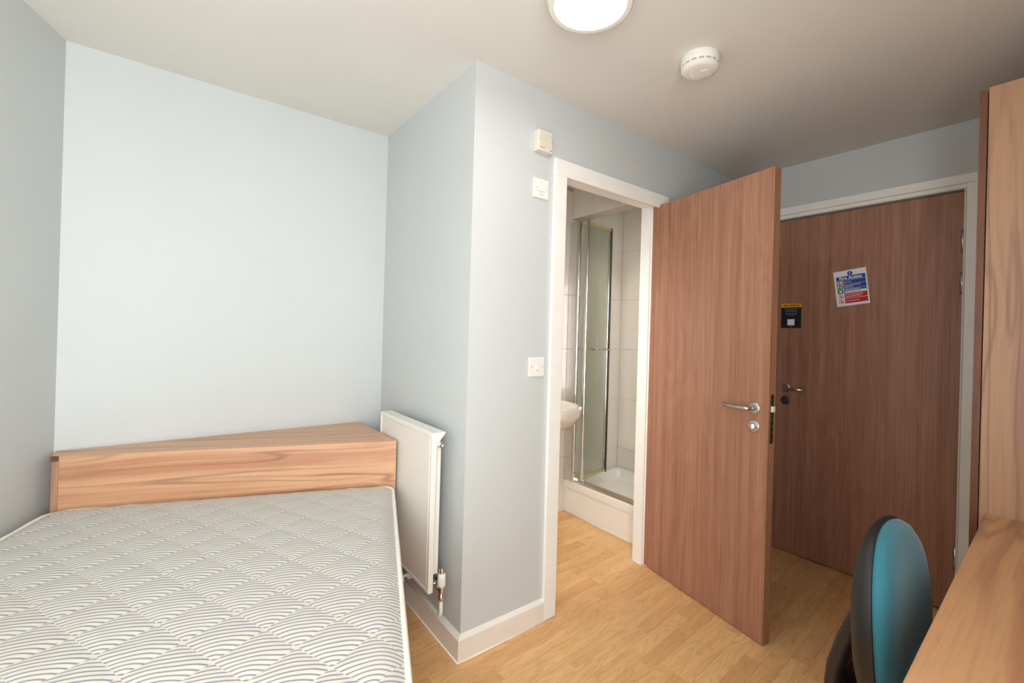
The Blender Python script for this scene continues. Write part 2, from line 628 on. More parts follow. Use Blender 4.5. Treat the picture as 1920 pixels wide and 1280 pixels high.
b = MB().prism([(XL - 0.12, YB + 0.1), (XLR - 0.12, YR - 0.1), (XD + 0.1, YR - 0.1), (XD + 0.1, YB + 0.1)], H, H + 0.08)
struct(b.done('ceiling', m_ceil), 'flat white ceiling', 'ceiling')

b = MB().box((3.16, YR, -0.1), (3.2, YB, H))  # added backing, stops sky light leaking round the entrance door
struct(b.done('wall_light_stop', m_wall), 'unseen wall added beyond the entrance door to block outside light', 'wall')
b = MB().box((XD + 0.1, YR, -0.1), (3.16, YB, -0.002))  # added with the backing, closes off the sky under the door
struct(b.done('floor_light_stop', m_skirt), 'unseen floor added beyond the entrance door to block outside light', 'floor')

# floor of strips, each strip an object
b = MB().prism([(XL - 0.12, YB + 0.1), (XLR - 0.12, YR - 0.1), (XD + 0.1, YR - 0.1), (XD + 0.1, YB + 0.1)], -0.1, -0.0062)
floor = struct(b.done('floor', m_plank), 'honey oak strip laminate floor', 'floor')
PA = radians(3.6)
ca, sa = cos(PA), sin(PA)
PW = 0.0652
plank_meshes = {}


def plank_mesh(L):
    if L not in plank_meshes:
        t = MB().box((0, 0.0002, -0.006), (L / 100 - 0.0004, PW - 0.0002, 0), 0.0006, 1)
        o = t.done('plank_pattern', m_plank)
        plank_meshes[L] = o.data
        o.data.name = 'plank_%d' % L
        bpy.data.objects.remove(o)
    return plank_meshes[L]


def project(p):
    w = Vector(p) - Vector((0, 0, CAM_H))
    d = w.dot(fw)
    if d < 0.1:
        return None
    return 984.56 + 839.82 * w.dot(rt) / d, 624.4 - 839.82 * w.dot(up) / d


far_planks = MB()
nplank = 0
row0 = int((-0.7 - 1.277) / PW)
for row in range(row0, 22):
    pv = 1.277 + row * PW
    u = -1.6 - random.random() * 0.3
    while u < 3.1:
        L = random.choice((30, 36, 42, 48))
        cu = u + L / 200
        cx, cy = cu * ca - (pv + PW / 2) * sa, cu * sa + (pv + PW / 2) * ca
        inside = YR - 0.05 < cy < YB and XL - LT * (YB - cy) - 0.05 < cx < XD + 0.05
        if inside:
            vis = False
            for uu in (u, cu, u + L / 100):
                q = project((uu * ca - pv * sa, uu * sa + pv * ca, 0))
                if q and 640 < q[0] < 1960 and 900 < q[1] < 1310:
                    vis = True
            loc = (u * ca - pv * sa, u * sa + pv * ca, 0)
            if vis:
                o = bpy.data.objects.new('plank', plank_mesh(L))
                COL.objects.link(o)
                o.parent = floor
                o.location = loc
                o.rotation_euler = (0, 0, PA)
                nplank += 1
            else:
                far_planks.box((0, 0.0002, -0.006), (L / 100 - 0.0004, PW - 0.0002, 0), 0, 1, Matrix.Translation(loc) @ Matrix.Rotation(PA, 4, 'Z'))
        u += L / 100
fp = far_planks.done('plank_field', m_plank, floor)
fp['kind'] = 'stuff'

# window behind the camera
wx0, wx1, wz0, wz1 = WIN['x0'], WIN['x1'], WIN['z0'], WIN['z1']
win = struct(empty('window_1', ((wx0 + wx1) / 2, YR, wz0)), 'white framed window in the wall behind the desk', 'window')
wc = (wx0 + wx1) / 2
b = MB()
for a0, a1 in (((wx0, wz0), (wx1, wz0 + 0.05)), ((wx0, wz1 - 0.05), (wx1, wz1)), ((wx0, wz0 + 0.05), (wx0 + 0.05, wz1 - 0.05)), ((wx1 - 0.05, wz0 + 0.05), (wx1, wz1 - 0.05))):
    b.box((a0[0] - wc, -0.085, a0[1] - wz0), (a1[0] - wc, -0.025, a1[1] - wz0), 0.004)
b.done('window_frame', m_gloss, win)
MB().box((wx0 - wc + 0.05, -0.058, 0.05), (wx1 - wc - 0.05, -0.052, wz1 - wz0 - 0.05)).done('pane', m_glass, win)
MB().box((wx0 - wc - 0.03, -0.02, -0.025), (wx1 - wc + 0.03, 0.06, 0.0), 0.004).done('window_sill', m_gloss, win)


# baseboards, mitred at the outside corner of the pod
def skirt(poly_in, name, label):
    e = struct(empty(name, (0, 0, 0)), label, 'baseboard')
    hb = 0.086
    MB().prism(poly_in, 0.0, hb, 0.0006, 1).done('board', m_skirt, e)
    # sloped top moulding: the room-side edge runs up to the wall
    top = [list(p) for p in poly_in]
    for o_, i_ in ((1, 0), (2, 3)):
        top[o_] = [poly_in[o_][k] * 0.2 + poly_in[i_][k] * 0.8 for k in (0, 1)]
    MB().rings([[(p[0], p[1], hb) for p in poly_in], [(p[0], p[1], 0.1) for p in top]], smooth=False).done('top_moulding', m_gloss, e)
    return e


sk_t = 0.018
e = skirt([(XS, YF), (XS - sk_t, YF - sk_t), (XS - sk_t, YB), (XS, YB)], 'baseboard_side', 'cream baseboard under the radiator')
MB().tube([(XS - sk_t - 0.001, YF - sk_t - 0.001, 0.0015), (XS - sk_t - 0.001, YB, 0.0015)], 0.003, 8).done('sealant_bead', m_gloss, e)
e = skirt([(XS, YF), (XS - sk_t, YF - sk_t), (1.331, YF - sk_t), (1.331, YF)], 'baseboard_front', 'short cream baseboard below the switches')
MB().tube([(XS - sk_t - 0.001, YF - sk_t - 0.001, 0.0015), (1.405, YF - sk_t - 0.001, 0.0015)], 0.003, 8).done('sealant_bead', m_gloss, e)
skirt([(XL, YB), (XL + 0.006, YB - sk_t), (XS - sk_t - 0.001, YB - sk_t), (XS - sk_t - 0.001, YB)], 'baseboard_back', 'cream baseboard hidden behind the headboard')
skirt([(2.205, YF), (2.205, YF - sk_t), (XD - 0.001, YF - sk_t), (XD - 0.001, YF)], 'baseboard_corner', 'cream baseboard behind the open door')
dl = Vector((-LT, -1)).normalized()
nl = Vector((dl.y, -dl.x)) * -1
p0, p1 = Vector((XL, YB - 0.02)), Vector((XLR, YR))
p0.x = XL - LT * 0.02
skirt([tuple(p0), tuple(p0 + nl * 0.015), tuple(p1 + nl * 0.015), tuple(p1)], 'baseboard_left', 'cream baseboard along the side of the bed')


# ------------------------------------------------------------------ door frames
def bathroom_frame():
    e = struct(empty('trim_1', (1.75, YF, 0)), 'white painted door frame of the shower room', 'door frame')
    ox = -1.75
    yo = -YF
    A0, A1, AW, AT = 1.331, 2.192, 0.074, 2.088
    # architraves with eased front edges
    for x0, x1 in ((A0, A0 + AW), (A1 - AW, A1)):
        MB().box((x0 + ox, -0.016, 0), (x1 + ox, 0, AT - AW + 0.0), 0.003).done('architrave', m_gloss, e)
    MB().box((A0 + ox, -0.016, AT - AW), (A1 + ox, 0, AT), 0.003).done('architrave', m_gloss, e)
    # linings
    for x0, x1 in ((OX0, 1.404), (2.122, OX1)):
        MB().box((x0 + ox, 0.0, 0), (x1 + ox, 0.11, 2.045), 0.001, 1).done('lining', m_gloss, e)
    MB().box((OX0 + ox, 0.0, 2.045), (OX1 + ox, 0.11, OZ), 0.001, 1).done('lining', m_gloss, e)
    # stops
    for x0, x1 in ((1.404, 1.416), (2.110, 2.122)):
        MB().box((x0 + ox, 0.046, 0), (x1 + ox, 0.11, 2.033), 0.002, 1).done('door_stop', m_gloss, e)
    MB().box((1.404 + ox, 0.046, 2.033), (2.122 + ox, 0.11, 2.045), 0.002, 1).done('door_stop', m_gloss, e)
    MB().tube([(2.11 + ox, 0.045, 0.0015), (2.11 + ox, 0.112, 0.0015)], 0.003, 8).done('sealant_bead', m_gloss, e)
    return e


bathroom_frame()


def entrance_frame():
    e = struct(empty('trim_2', (XD, 0.82, 0)), 'white painted frame around the entrance door', 'door frame')
    oy = -0.82
    A0, A1, AW, AT = 0.352, 1.313, 0.044, 2.11
    for y0, y1 in ((A0, A0 + AW), (A1 - AW, A1)):
        MB().box((-0.016, y0 + oy, 0), (0, y1 + oy, AT - AW), 0.003).done('architrave', m_gloss, e)
    MB().box((-0.016, A0 + oy, AT - AW), (0, A1 + oy, AT), 0.003).done('architrave', m_gloss, e)
    for y0, y1 in ((DY0, 0.404), (1.264, DY1)):
        MB().box((0, y0 + oy, 0), (0.1, y1 + oy, 2.045), 0.001, 1).done('lining', m_gloss, e)
    MB().box((0, DY0 + oy, 2.045), (0.1, DY1 + oy, DZ), 0.001, 1).done('lining', m_gloss, e)
    # intumescent strip grooves read as a fine raised fillet round the leaf
    MB().box((-0.006, 0.398 + oy, 0), (0.012, 0.405 + oy, 2.0455), 0.002, 1).done('door_stop', m_skirt, e)
    MB().box((-0.006, 0.398 + oy, 2.0415), (0.012, 1.268 + oy, 2.0485), 0.002, 1).done('door_stop', m_skirt, e)
    MB().box((0.067, 0.404 + oy, 2.03), (0.1, 1.264 + oy, 2.045), 0.001, 1).done('door_stop', m_gloss, e)
    for y0, y1 in ((0.404, 0.418), (1.250, 1.264)):
        MB().box((0.067, y0 + oy, 0), (0.1, y1 + oy, 2.045), 0.001, 1).done('door_stop', m_gloss, e)
    return e


entrance_frame()


# ------------------------------------------------------------------ doors
def rose(m, mat, parent, name, r=0.026):
    b = MB()
    b.lathe([(0, 0), (r, 0), (r, 0.006), (r - 0.002, 0.008), (r - 0.006, 0.0088), (0, 0.009)], 32, m)
    return b.done(name, mat, parent)


def lever(parent, c, face, tip, mat, length):
    """rose, neck and straight round lever; face = outward normal, tip = direction of the lever"""
    c, f, tp = Vector(c), Vector(face), Vector(tip)
    ro = rose(along(c, f), mat, parent, 'rose')
    b = MB()
    k = c + f * 0.05
    b.tube([c + f * 0.008, c + f * 0.036, c + f * 0.046 + tp * 0.004, k + tp * 0.014, k + tp * (length * 0.5), k + tp * length], 0.0092, 14)
    h = b.done('handle', mat, parent)
    return h


def turn(parent, c, face, mat, turnmat):
    c, f = Vector(c), Vector(face)
    ro = rose(along(c, f), mat, parent, 'escutcheon', 0.026)
    b = MB()
    b.lathe([(0, 0.008), (0.0135, 0.008), (0.0135, 0.012), (0.012, 0.0145), (0, 0.015)], 28, along(c, f))
    b.done('thumb_turn', turnmat, parent)
    t = MB()
    t.box((-0.003, -0.011, 0.014), (0.003, 0.011, 0.026), 0.0015, 2, along(c, f))
    t.done('turn_bar', mat, parent)


HXY = Vector((2.118, 1.5645))
HANG = radians(101.19)
LEAF_W, LEAF_T, LEAF_H = 0.7275, 0.044, 2.026
d1 = struct(empty('door_1', (HXY.x, HXY.y, 0), -HANG), 'brown walnut shower room door standing open with lever handle and lock turn', 'door')
# local x runs along the leaf from the hinge, local y to the far face; visible face is y = 0
MB().box((0, 0, 0.007), (LEAF_W - 0.006, LEAF_T, LEAF_H), 0.0008, 1).done('leaf', m_door, d1)
MB().box((LEAF_W - 0.006, 0, 0.007), (LEAF_W, LEAF_T, LEAF_H), 0.0015, 2).done('lipping', m_door_edge, d1)
lever(d1, (0.664, 0, 0.995), (0, -1, 0), (-1, 0, 0), m_steel, 0.122)
turn(d1, (0.664, 0, 0.917), (0, -1, 0), m_steel, m_chrome)
lever(d1, (0.664, LEAF_T, 0.995), (0, 1, 0), (-1, 0, 0), m_steel, 0.122)
b = MB()
pl_poly = [(0.010 * cos(a), 0.0) for a in (0,)]
pts = [(0.0105 * cos(radians(a)), 0.095 + 0.0105 * sin(radians(a))) for a in range(0, 181, 20)] + [(0.0105 * cos(radians(a)), -0.095 + 0.0105 * sin(radians(a))) for a in range(180, 361, 20)]
mm = frame((LEAF_W - 0.0006, LEAF_T / 2, 0.957), (0, 1, 0), (0, 0, 1), (1, 0, 0))
b.prism(pts, 0, 0.0016, 0.0003, 1, mm)
lp = b.done('lock_plate', m_brass_edge, d1)
MB().box((LEAF_W, LEAF_T / 2 - 0.008, 0.987), (LEAF_W + 0.010, LEAF_T / 2 + 0.009, 1.012), 0.002, 2).done('latch_bolt', m_cream_plastic, d1)
b = MB()
for zz in (1.04, 1.03, 1.02, 0.975, 0.962, 0.95, 0.925, 0.9):
    b.lathe([(0, 0.0009), (0.0035, 0.0009), (0.0035, 0.0016), (0, 0.0016)], 10, along((LEAF_W + 0.0006, LEAF_T / 2, zz), (1, 0, 0)))
b.done('lock_screw', m_steel, d1)
for zz in (0.25, 1.05, 1.8):
    MB().tube([(-0.004, LEAF_T + 0.004, zz - 0.05), (-0.004, LEAF_T + 0.004, zz + 0.05)], 0.006, 12).done('hinge', m_steel, d1)

d2 = struct(empty('door_2', (XD + 0.02, 0.408, 0)), 'dark walnut entrance door, shut, with two notices on it', 'door')
# local: face at x = 0, leaf runs along +y from the hinge side
MB().box((0, 0, 0.007), (0.044, 0.851, 2.034), 0.0008, 1).done('leaf', m_door, d2)
lever(d2, (0, 0.776, 1.002), (-1, 0, 0), (0, -1, 0), m_steel, 0.125)
turn(d2, (0, 0.776, 0.925), (-1, 0, 0), m_dark_metal, m_dark_metal)
for z0, z1 in ((1.735, 1.846), (1.536, 1.643), (0.222, 0.329)):
    b = MB()
    b.tube([(-0.019, -0.001, z0), (-0.019, -0.001, z1)], 0.0072, 14)
    for k in range(1, 5):
        zz = z0 + (z1 - z0) * k / 5
        b.tube([(-0.019, -0.001, zz - 0.0012), (-0.019, -0.001, zz + 0.0012)], 0.0079, 14)
    b.box((-0.019, -0.0035, z0), (-0.0005, -0.0005, z1))
    b.done('hinge', m_steel, d2)

# ------------------------------------------------------------------ bed and mattress
BA = radians(20.0)
R0 = Vector((0.800, 1.945, 0))
av = Vector((-cos(BA), sin(BA), 0))
bv = Vector((-sin(BA), -cos(BA), 0))
BROT = math.atan2(av.y, av.x)


def to_bed(x, y):
    d = Vector((x, y, 0)) - R0
    return (d.dot(av), d.dot(bv))


bed = tag(empty('bed', R0, BROT), 'light walnut bed with a wedge-shaped headboard box against the back wall', 'bed')
HW, HZ = 1.200, 0.789
# wedge shelf box: front board, shelf top, two end boards, rear corner
endx = 1.226
MB().box((0, -0.018, 0.0), (HW, 0, HZ), 0.0008, 1).done('headboard_front', m_wood_x, bed)
br = to_bed(0.793, YB - 0.004)
lx, ly = (R0 + av * endx - bv * 0.004).x, (R0 + av * endx - bv * 0.004).y
blk = to_bed(lx, YB - 0.004)
top_poly = [(0.0012, -0.0185), (HW, -0.0185), (HW, -0.004), (endx, -0.004), blk, br]
MB().prism(top_poly, HZ - 0.020, HZ - 0.0004, 0.0008, 1).done('headboard_shelf', m_wood_top, bed)
MB().box((HW + 0.0006, -0.0045, HZ - 0.0205), (endx + 0.0003, -0.0036, HZ - 0.0002)).done('edge_band', m_wood_edge, bed)
q0, q1 = Vector((endx - 0.0005, -0.006)), Vector(blk)
MB().prism([(HW + 0.003, -0.006), (endx - 0.001, -0.006), (blk[0] - 0.001, blk[1] + 0.001), (blk[0] - 0.022, blk[1] + 0.006)], 0, HZ - 0.0205, 0.0008, 1).done('headboard_end', m_wood_z, bed)
rr0 = Vector((0.0006, -0.0185))
rdir = (Vector(br) - rr0).normalized()
rn = Vector((-rdir.y, rdir.x))
if rn.x < 0:
    rn = -rn
MB().prism([tuple(rr0), tuple(Vector(br)), tuple(Vector(br) + rn * 0.018), tuple(rr0 + rn * 0.018)], 0, HZ - 0.0205, 0.0008, 1).done('headboard_end', m_wood_z, bed)
# base
for a0, a1 in ((0.02, 0.045), (1.185, 1.21)):
    MB().box((a0, 0.001, 0.24), (a1, 1.87, 0.37), 0.002, 1).done('side_rail', m_wood_x, bed)
MB().box((0.02, 1.87, 0.24), (1.21, 1.895, 0.37), 0.002, 1).done('foot_rail', m_wood_x, bed)
for a0 in (0.047, 1.123):
    for b0 in (0.02, 1.805):
        MB().box((a0, b0, 0.0), (a0 + 0.06, b0 + 0.06, 0.36), 0.003, 1).done('leg', m_wood_z, bed)
for k in range(14):
    b0 = 0.05 + k * 0.13
    MB().box((0.03, b0, 0.372), (1.2, b0 + 0.07, 0.388), 0.002, 1).done('slat', m_wood_x, bed)

MZ, MT = 0.389, 0.618
ML, MA0, MA1, MB0 = 1.870, 0.014, 1.210, 0.016
mat_e = tag(empty('mattress', R0 + Vector((0, 0, MZ)), BROT), 'cream mattress quilted with blue-grey scallop arcs, bare, on the walnut bed', 'mattress')


def mattress():
    th = MT - MZ
    da, db = QA / 10, QB / 10
    import bisect
    # grid lines snapped to the stitch lattice
    avs = [MA0 + (MA1 - MA0) * i / 158 for i in range(159)]
    bvs = [MB0 + ML * i / 236 for i in range(237)]
    W, L = MA1 - MA0, ML

    def edge_dist(a, b):
        # distance to a rounded rectangle outline, positive inside
        cxm, cym = (MA0 + MA1) / 2, MB0 + ML / 2
        r = 0.05
        qx, qy = abs(a - cxm) - W / 2 + r, abs(b - cym) - L / 2 + r
        return -(min(max(qx, qy), 0) + sqrt(max(qx, 0) ** 2 + max(qy, 0) ** 2) - r)

    bm = bmesh.new()
    V = {}
    for i, a in enumerate(avs):
        for j, bb in enumerate(bvs):
            d = edge_dist(a, bb)
            aa, b2 = a, bb
            if d < 0:      # pull corner vertices back to the outline
                cxm, cym = (MA0 + MA1) / 2, MB0 + ML / 2
                r = 0.05
                ccx = cxm + math.copysign(W / 2 - r, a - cxm)
                ccy = cym + math.copysign(L / 2 - r, bb - cym)
                v = Vector((a - ccx, bb - ccy)).normalized() * r
                aa, b2 = ccx + v.x, ccy + v.y
                d = 0
            u_, v_ = (aa - QA0) / QA, (b2 - QB0) / QB
            s_, q_ = (u_ + v_) / 2, (v_ - u_) / 2
            fs, fq = s_ - math.floor(s_), q_ - math.floor(q_)
            ed = min(fs, 1 - fs, fq, 1 - fq)
            puff = 0.0032 * (1 - math.exp(-ed * 7))
            fade = min(1, d / 0.06)
            roll = 0.020 * (1 - min(1, d / 0.055)) ** 2
            sag = 0.006 * sin(aa * 3.1) * sin(b2 * 2.3 + 0.6)
            z = th - 0.012 + puff * fade - roll + sag * fade
            V[i, j] = bm.verts.new((aa, b2, z))
    for i in range(len(avs) - 1):
        for j in range(len(bvs) - 1):
            try:
                f = bm.faces.new((V[i, j], V[i + 1, j], V[i + 1, j + 1], V[i, j + 1]))
                f.smooth = True
            except ValueError:
                pass
    bmesh.ops.remove_doubles(bm, verts=bm.verts, dist=1e-5)
    bmesh.ops.recalc_face_normals(bm, faces=bm.faces)
    me = bpy.data.meshes.new('quilted_top')
    bm.to_mesh(me)
    bm.free()
    me.materials.append(m_quilt)
    if me.polygons and me.polygons[len(me.polygons) // 2].normal.z < 0:
        me.flip_normals()
    o = bpy.data.objects.new('quilted_top', me)
    COL.objects.link(o)
    o.parent = mat_e

    def outline(inset, z, n=8):
        P = []
        r = 0.05
        for (cxx, cyy, a0) in ((MA1 - r, MB0 + ML - r, 0), (MA0 + r, MB0 + ML - r, 90), (MA0 + r, MB0 + r, 180), (MA1 - r, MB0 + r, 270)):
            for k in range(n + 1):
                a = radians(a0 + 90 * k / n)
                P.append((cxx + (r - inset) * cos(a), cyy + (r - inset) * sin(a), z))
        # subdivide the long sides
        Q = []
        for i in range(len(P)):
            p, q = Vector(P[i]), Vector(P[(i + 1) % len(P)])
            m = max(1, int((q - p).length / 0.06))
            for k in range(m):
                Q.append(tuple(p.lerp(q, k / m)))
        return Q

    zt = th - 0.032
    loops = [outline(0.012, 0.004), outline(0.002, 0.010), outline(-0.008, 0.04), outline(-0.012, zt * 0.55), outline(-0.008, zt - 0.02), outline(0.001, zt)]
    MB().rings(loops, cap=True).done('border', m_border, mat_e)
    pp = outline(-0.002, zt)
    MB().tube([(x, y, z + 0.0015 * sin(x * 40 + y * 33)) for x, y, z in pp], 0.0075, 10, closed=True).done('piping', m_piping, mat_e)
    MB().tube([(x, y, 0.009) for x, y, z in outline(0.002, 0)], 0.0065, 8, closed=True).done('piping', m_piping, mat_e)


mattress()


# ------------------------------------------------------------------ radiator
def radiator():
    x0 = XS - 0.098
    y0, y1, z0, z1 = 1.615, 2.185, 0.247, 0.885
    e = tag(empty('radiator', (XS, (y0 + y1) / 2, z0)), 'white flat-front panel radiator on the wall beside the headboard', 'radiator')
    o = Vector((XS, (y0 + y1) / 2, z0))
    w = lambda x, y, z: (x - o.x, y - o.y, z - o.z)
    b = MB()
    b.box(w(x0, y0 + 0.004, z0 + 0.004), w(x0 + 0.014, y1 - 0.004, z1 - 0.006), 0.003)
    b.box(w(x0 - 0.002, y0 + 0.024, z0 + 0.022), w(x0 + 0.004, y1 - 0.024, z1 - 0.026), 0.0015, 2)
    b.done('front_panel', m_white_metal, e)
    # raised border
    b = MB()
    for (ya, za), (yb2, zb) in (((y0, z0), (y0 + 0.016, z1 - 0.004)), ((y1 - 0.016, z0), (y1, z1 - 0.004)), ((y0 + 0.016, z0), (y1 - 0.016, z0 + 0.014)), ((y0 + 0.016, z1 - 0.020), (y1 - 0.016, z1 - 0.004))):
        b.box(w(x0 - 0.004, ya, za), w(x0 + 0.018, yb2, zb), 0.003)
    b.done('panel_border', m_white_metal, e)
    # top cover: a flared section turned down at the back
    prof = [(x0 - 0.002, z1 - 0.012), (x0 - 0.001, z1 - 0.002), (x0 + 0.004, z1), (x0 + 0.052, z1 + 0.001), (x0 + 0.055, z1 - 0.003), (x0 + 0.051, z1 - 0.010), (x0 + 0.036, z1 - 0.026), (x0 + 0.026, z1 - 0.045), (x0 + 0.018, z1 - 0.058), (x0 + 0.018, z1 - 0.012)]
    m = frame(w(0, y0 - 0.001, 0), (1, 0, 0), (0, 0, 1), (0, -1, 0))
    MB().prism(prof, -(y1 - y0 + 0.002), 0, 0.0008, 1, m).done('top_cover', m_white_metal, e)
    b = MB()
    for k in range(16):
        yy = y0 + 0.03 + k * (y1 - y0 - 0.06) / 15
        b.box(w(x0 + 0.012, yy - 0.009, z1 + 0.0008), w(x0 + 0.046, yy + 0.009, z1 + 0.0022), 0.0005, 1)
    g = b.done('top_grille', m_white_metal, e)
    b = MB()
    for k in range(15):
        yy = y0 + 0.03 + k * (y1 - y0 - 0.06) / 14
        b.box(w(x0 + 0.018, yy - 0.007, z0 + 0.05), w(x0 + 0.05, yy + 0.007, z1 - 0.06), 0.003, 1)
    f = b.done('convector_fin', m_white_metal, e)
    f['kind'] = 'stuff'
    for yy in (y0 + 0.24, y1 - 0.1):
        for za in (z0 + 0.08, z1 - 0.12):
            MB().box(w(x0 + 0.045, yy - 0.015, za), w(XS, yy + 0.015, za + 0.03), 0.002, 1).done('bracket', m_white_metal, e)
    # bleed valve at the top corner
    c = Vector(w(x0 + 0.040, y0 + 0.012, z1 - 0.052))
    b = MB()
    b.tube([c + Vector((0, 0.03, 0)), c], 0.0095, 14)
    b.lathe([(0.006, 0), (0.0125, 0), (0.0125, 0.012), (0.0095, 0.014), (0.0065, 0.014), (0.0065, 0.006), (0, 0.006)], 20, along(c, (-0.15, -1, 0.0)))
    b.done('bleed_valve', m_steel, e)
    b = MB()
    c = Vector(w(x0 + 0.036, y0 + 0.006, z0 + 0.052))
    b.tube([c + Vector((0, 0.04, 0)), c], 0.010, 14)
    b.done('connector', m_dark_metal, e)
    # radiator valve: tee body, chrome neck, white sleeve and chrome cap
    vx, vy = x0 + 0.050, y0 - 0.010
    mv = Matrix.Translation(w(vx, vy, 0))
    b = MB()
    b.lathe([(0, 0.212), (0.010, 0.212), (0.0125, 0.216), (0.0125, 0.232), (0.010, 0.236), (0.010, 0.250), (0.013, 0.252), (0.013, 0.272), (0, 0.272)], 24, mv)
    b.tube([w(vx, vy + 0.006, 0.258), w(vx - 0.004, vy + 0.03, 0.262), w(x0 + 0.036, y0 + 0.03, 0.268)], 0.0105, 12)
    b.lathe([(0.010, 0), (0.0165, 0), (0.0165, 0.012), (0.010, 0.012)], 6, along(w(vx - 0.002, vy + 0.016, 0.260), (-0.1, 1, 0.05)))
    v = b.done('valve_body', m_chrome, e)
    MB().lathe([(0.0145, 0.270), (0.016, 0.273), (0.0165, 0.300), (0.016, 0.316), (0.0125, 0.322), (0.0, 0.322)], 28, mv).done('valve_sleeve', m_wplastic, e)
    MB().lathe([(0.0, 0.315), (0.0118, 0.315), (0.0118, 0.338), (0.0105, 0.342), (0.0, 0.343)], 24, mv).done('valve_cap', m_chrome, e)
    b = MB()
    b.tube([w(vx, vy, 0.215), w(vx, vy, 0.165), w(vx, vy + 0.003, 0.153), w(vx, vy + 0.014, 0.147), w(vx, vy + 0.03, 0.146), w(vx, y1 + 0.05, 0.143)], 0.0078, 14)
    b.done('feed_pipe', m_white_metal, e)
    b = MB()
    for yy in (y0 + 0.35,):
        b.box(w(vx - 0.01, yy - 0.008, 0.131), w(XS, yy + 0.008, 0.160), 0.003)
    b.done('pipe_clip', m_wplastic, e)


radiator()


# ------------------------------------------------------------------ wall fittings
def wall_frame(x, z, y=YF):
    return frame((x, y, z), (1, 0, 0), (0, 0, 1), (0, -1, 0))


def screws(e, pts, zf):
    for (x, y) in pts:
        b = MB().lathe([(0, zf - 0.001), (0.0025, zf - 0.001), (0.0025, zf + 0.0003), (0.002, zf + 0.0006), (0, zf + 0.0006)], 14, Matrix.Translation((x, y, 0)))
        b.done('screw', m_steel, e)


def sounder():
    e = tag(empty('alarm_sounder', matrix=wall_frame(1.2535, 2.131)), 'small cream ribbed alarm box high on the wall above the white blank plate', 'alarm')
    MB().box((-0.0415, -0.0455, 0), (0.0415, 0.0455, 0.034), 0.004, 3).done('case', m_cream_plastic, e)
    for k in range(7):
        y = 0.030 - k * 0.0085
        MB().box((-0.032, y - 0.0024, 0.0335), (0.034, y + 0.0024, 0.0362), 0.001, 1).done('rib', m_cream_plastic, e)
    MB().box((-0.030, -0.0345, 0.0338), (-0.004, -0.0305, 0.0343)).done('printed_line', m_grey_ink, e)
    MB().lathe([(0, 0.0335), (0.0028, 0.0335), (0.0028, 0.035), (0, 0.0355)], 14, Matrix.Translation((0.029, -0.036, 0))).done('indicator', m_dark_metal, e)
    screws(e, [(-0.036, 0.004), (0.037, 0.004)], 0.034)


def blank_plate():
    e = tag(empty('fused_plate', matrix=wall_frame(1.2575, 1.931)), 'white square blank plate with two screws, below the alarm box', 'wall plate')
    MB().box((-0.043, -0.043, 0), (0.043, 0.043, 0.009), 0.003, 3).done('plate', m_wplastic, e)
    screws(e, [(-0.030, 0.0), (0.030, 0.0)], 0.009)
    MB().lathe([(0, 0.0088), (0.002, 0.0088), (0.002, 0.0094), (0, 0.0094)], 12, Matrix.Translation((0, 0.026, 0))).done('indicator', m_grey_ink, e)
    for x0, x1, y in ((-0.022, 0.020, -0.013), (-0.006, 0.004, -0.0215), (-0.010, 0.013, -0.028)):
        MB().box((x0, y - 0.0007, 0.0088), (x1, y + 0.0007, 0.0093)).done('printed_line', m_grey_ink, e)


def light_switch():
    e = tag(empty('light_switch', matrix=wall_frame(1.2605, 1.1455)), 'white single light switch at hand height beside the shower room doorway', 'light switch')
    MB().box((-0.043, -0.043, 0), (0.043, 0.043, 0.009), 0.003, 3).done('plate', m_wplastic, e)
    b = MB().prism([(-0.0125, 0.009), (0.0125, 0.009), (0.0125, 0.0105), (-0.0125, 0.0145)], -0.0065, 0.0065, 0.0006, 1, frame((0, 0, 0), (0, 1, 0), (0, 0, 1), (1, 0, 0)))
    b.done('rocker', m_wplastic, e)
    screws(e, [(-0.030, 0.0), (0.030, 0.0)], 0.009)
    MB().box((-0.004, -0.0175, 0.0088), (0.003, -0.0155, 0.0093)).done('printed_line', m_grey_ink, e)


sounder()
blank_plate()
light_switch()


# ------------------------------------------------------------------ ceiling fittings
def ceiling_lamp():
    e = tag(empty('ceiling_lamp', (0.966, 0.962, H)), 'round white ceiling lamp, lit, with an opal diffuser', 'ceiling lamp')
    MB().lathe([(0, 0), (0.128, 0), (0.1315, -0.004), (0.1315, -0.060), (0.129, -0.074), (0.124, -0.080), (0.109, -0.081), (0.106, -0.076), (0.106, -0.060), (0.0, -0.060)], 64).done('housing', m_white_metal, e)
    MB().lathe([(0, -0.062), (0.1045, -0.062), (0.1045, -0.074), (0.098, -0.079), (0.07, -0.083), (0.03, -0.085), (0, -0.0855)], 64).done('diffuser', m_lamp, e)


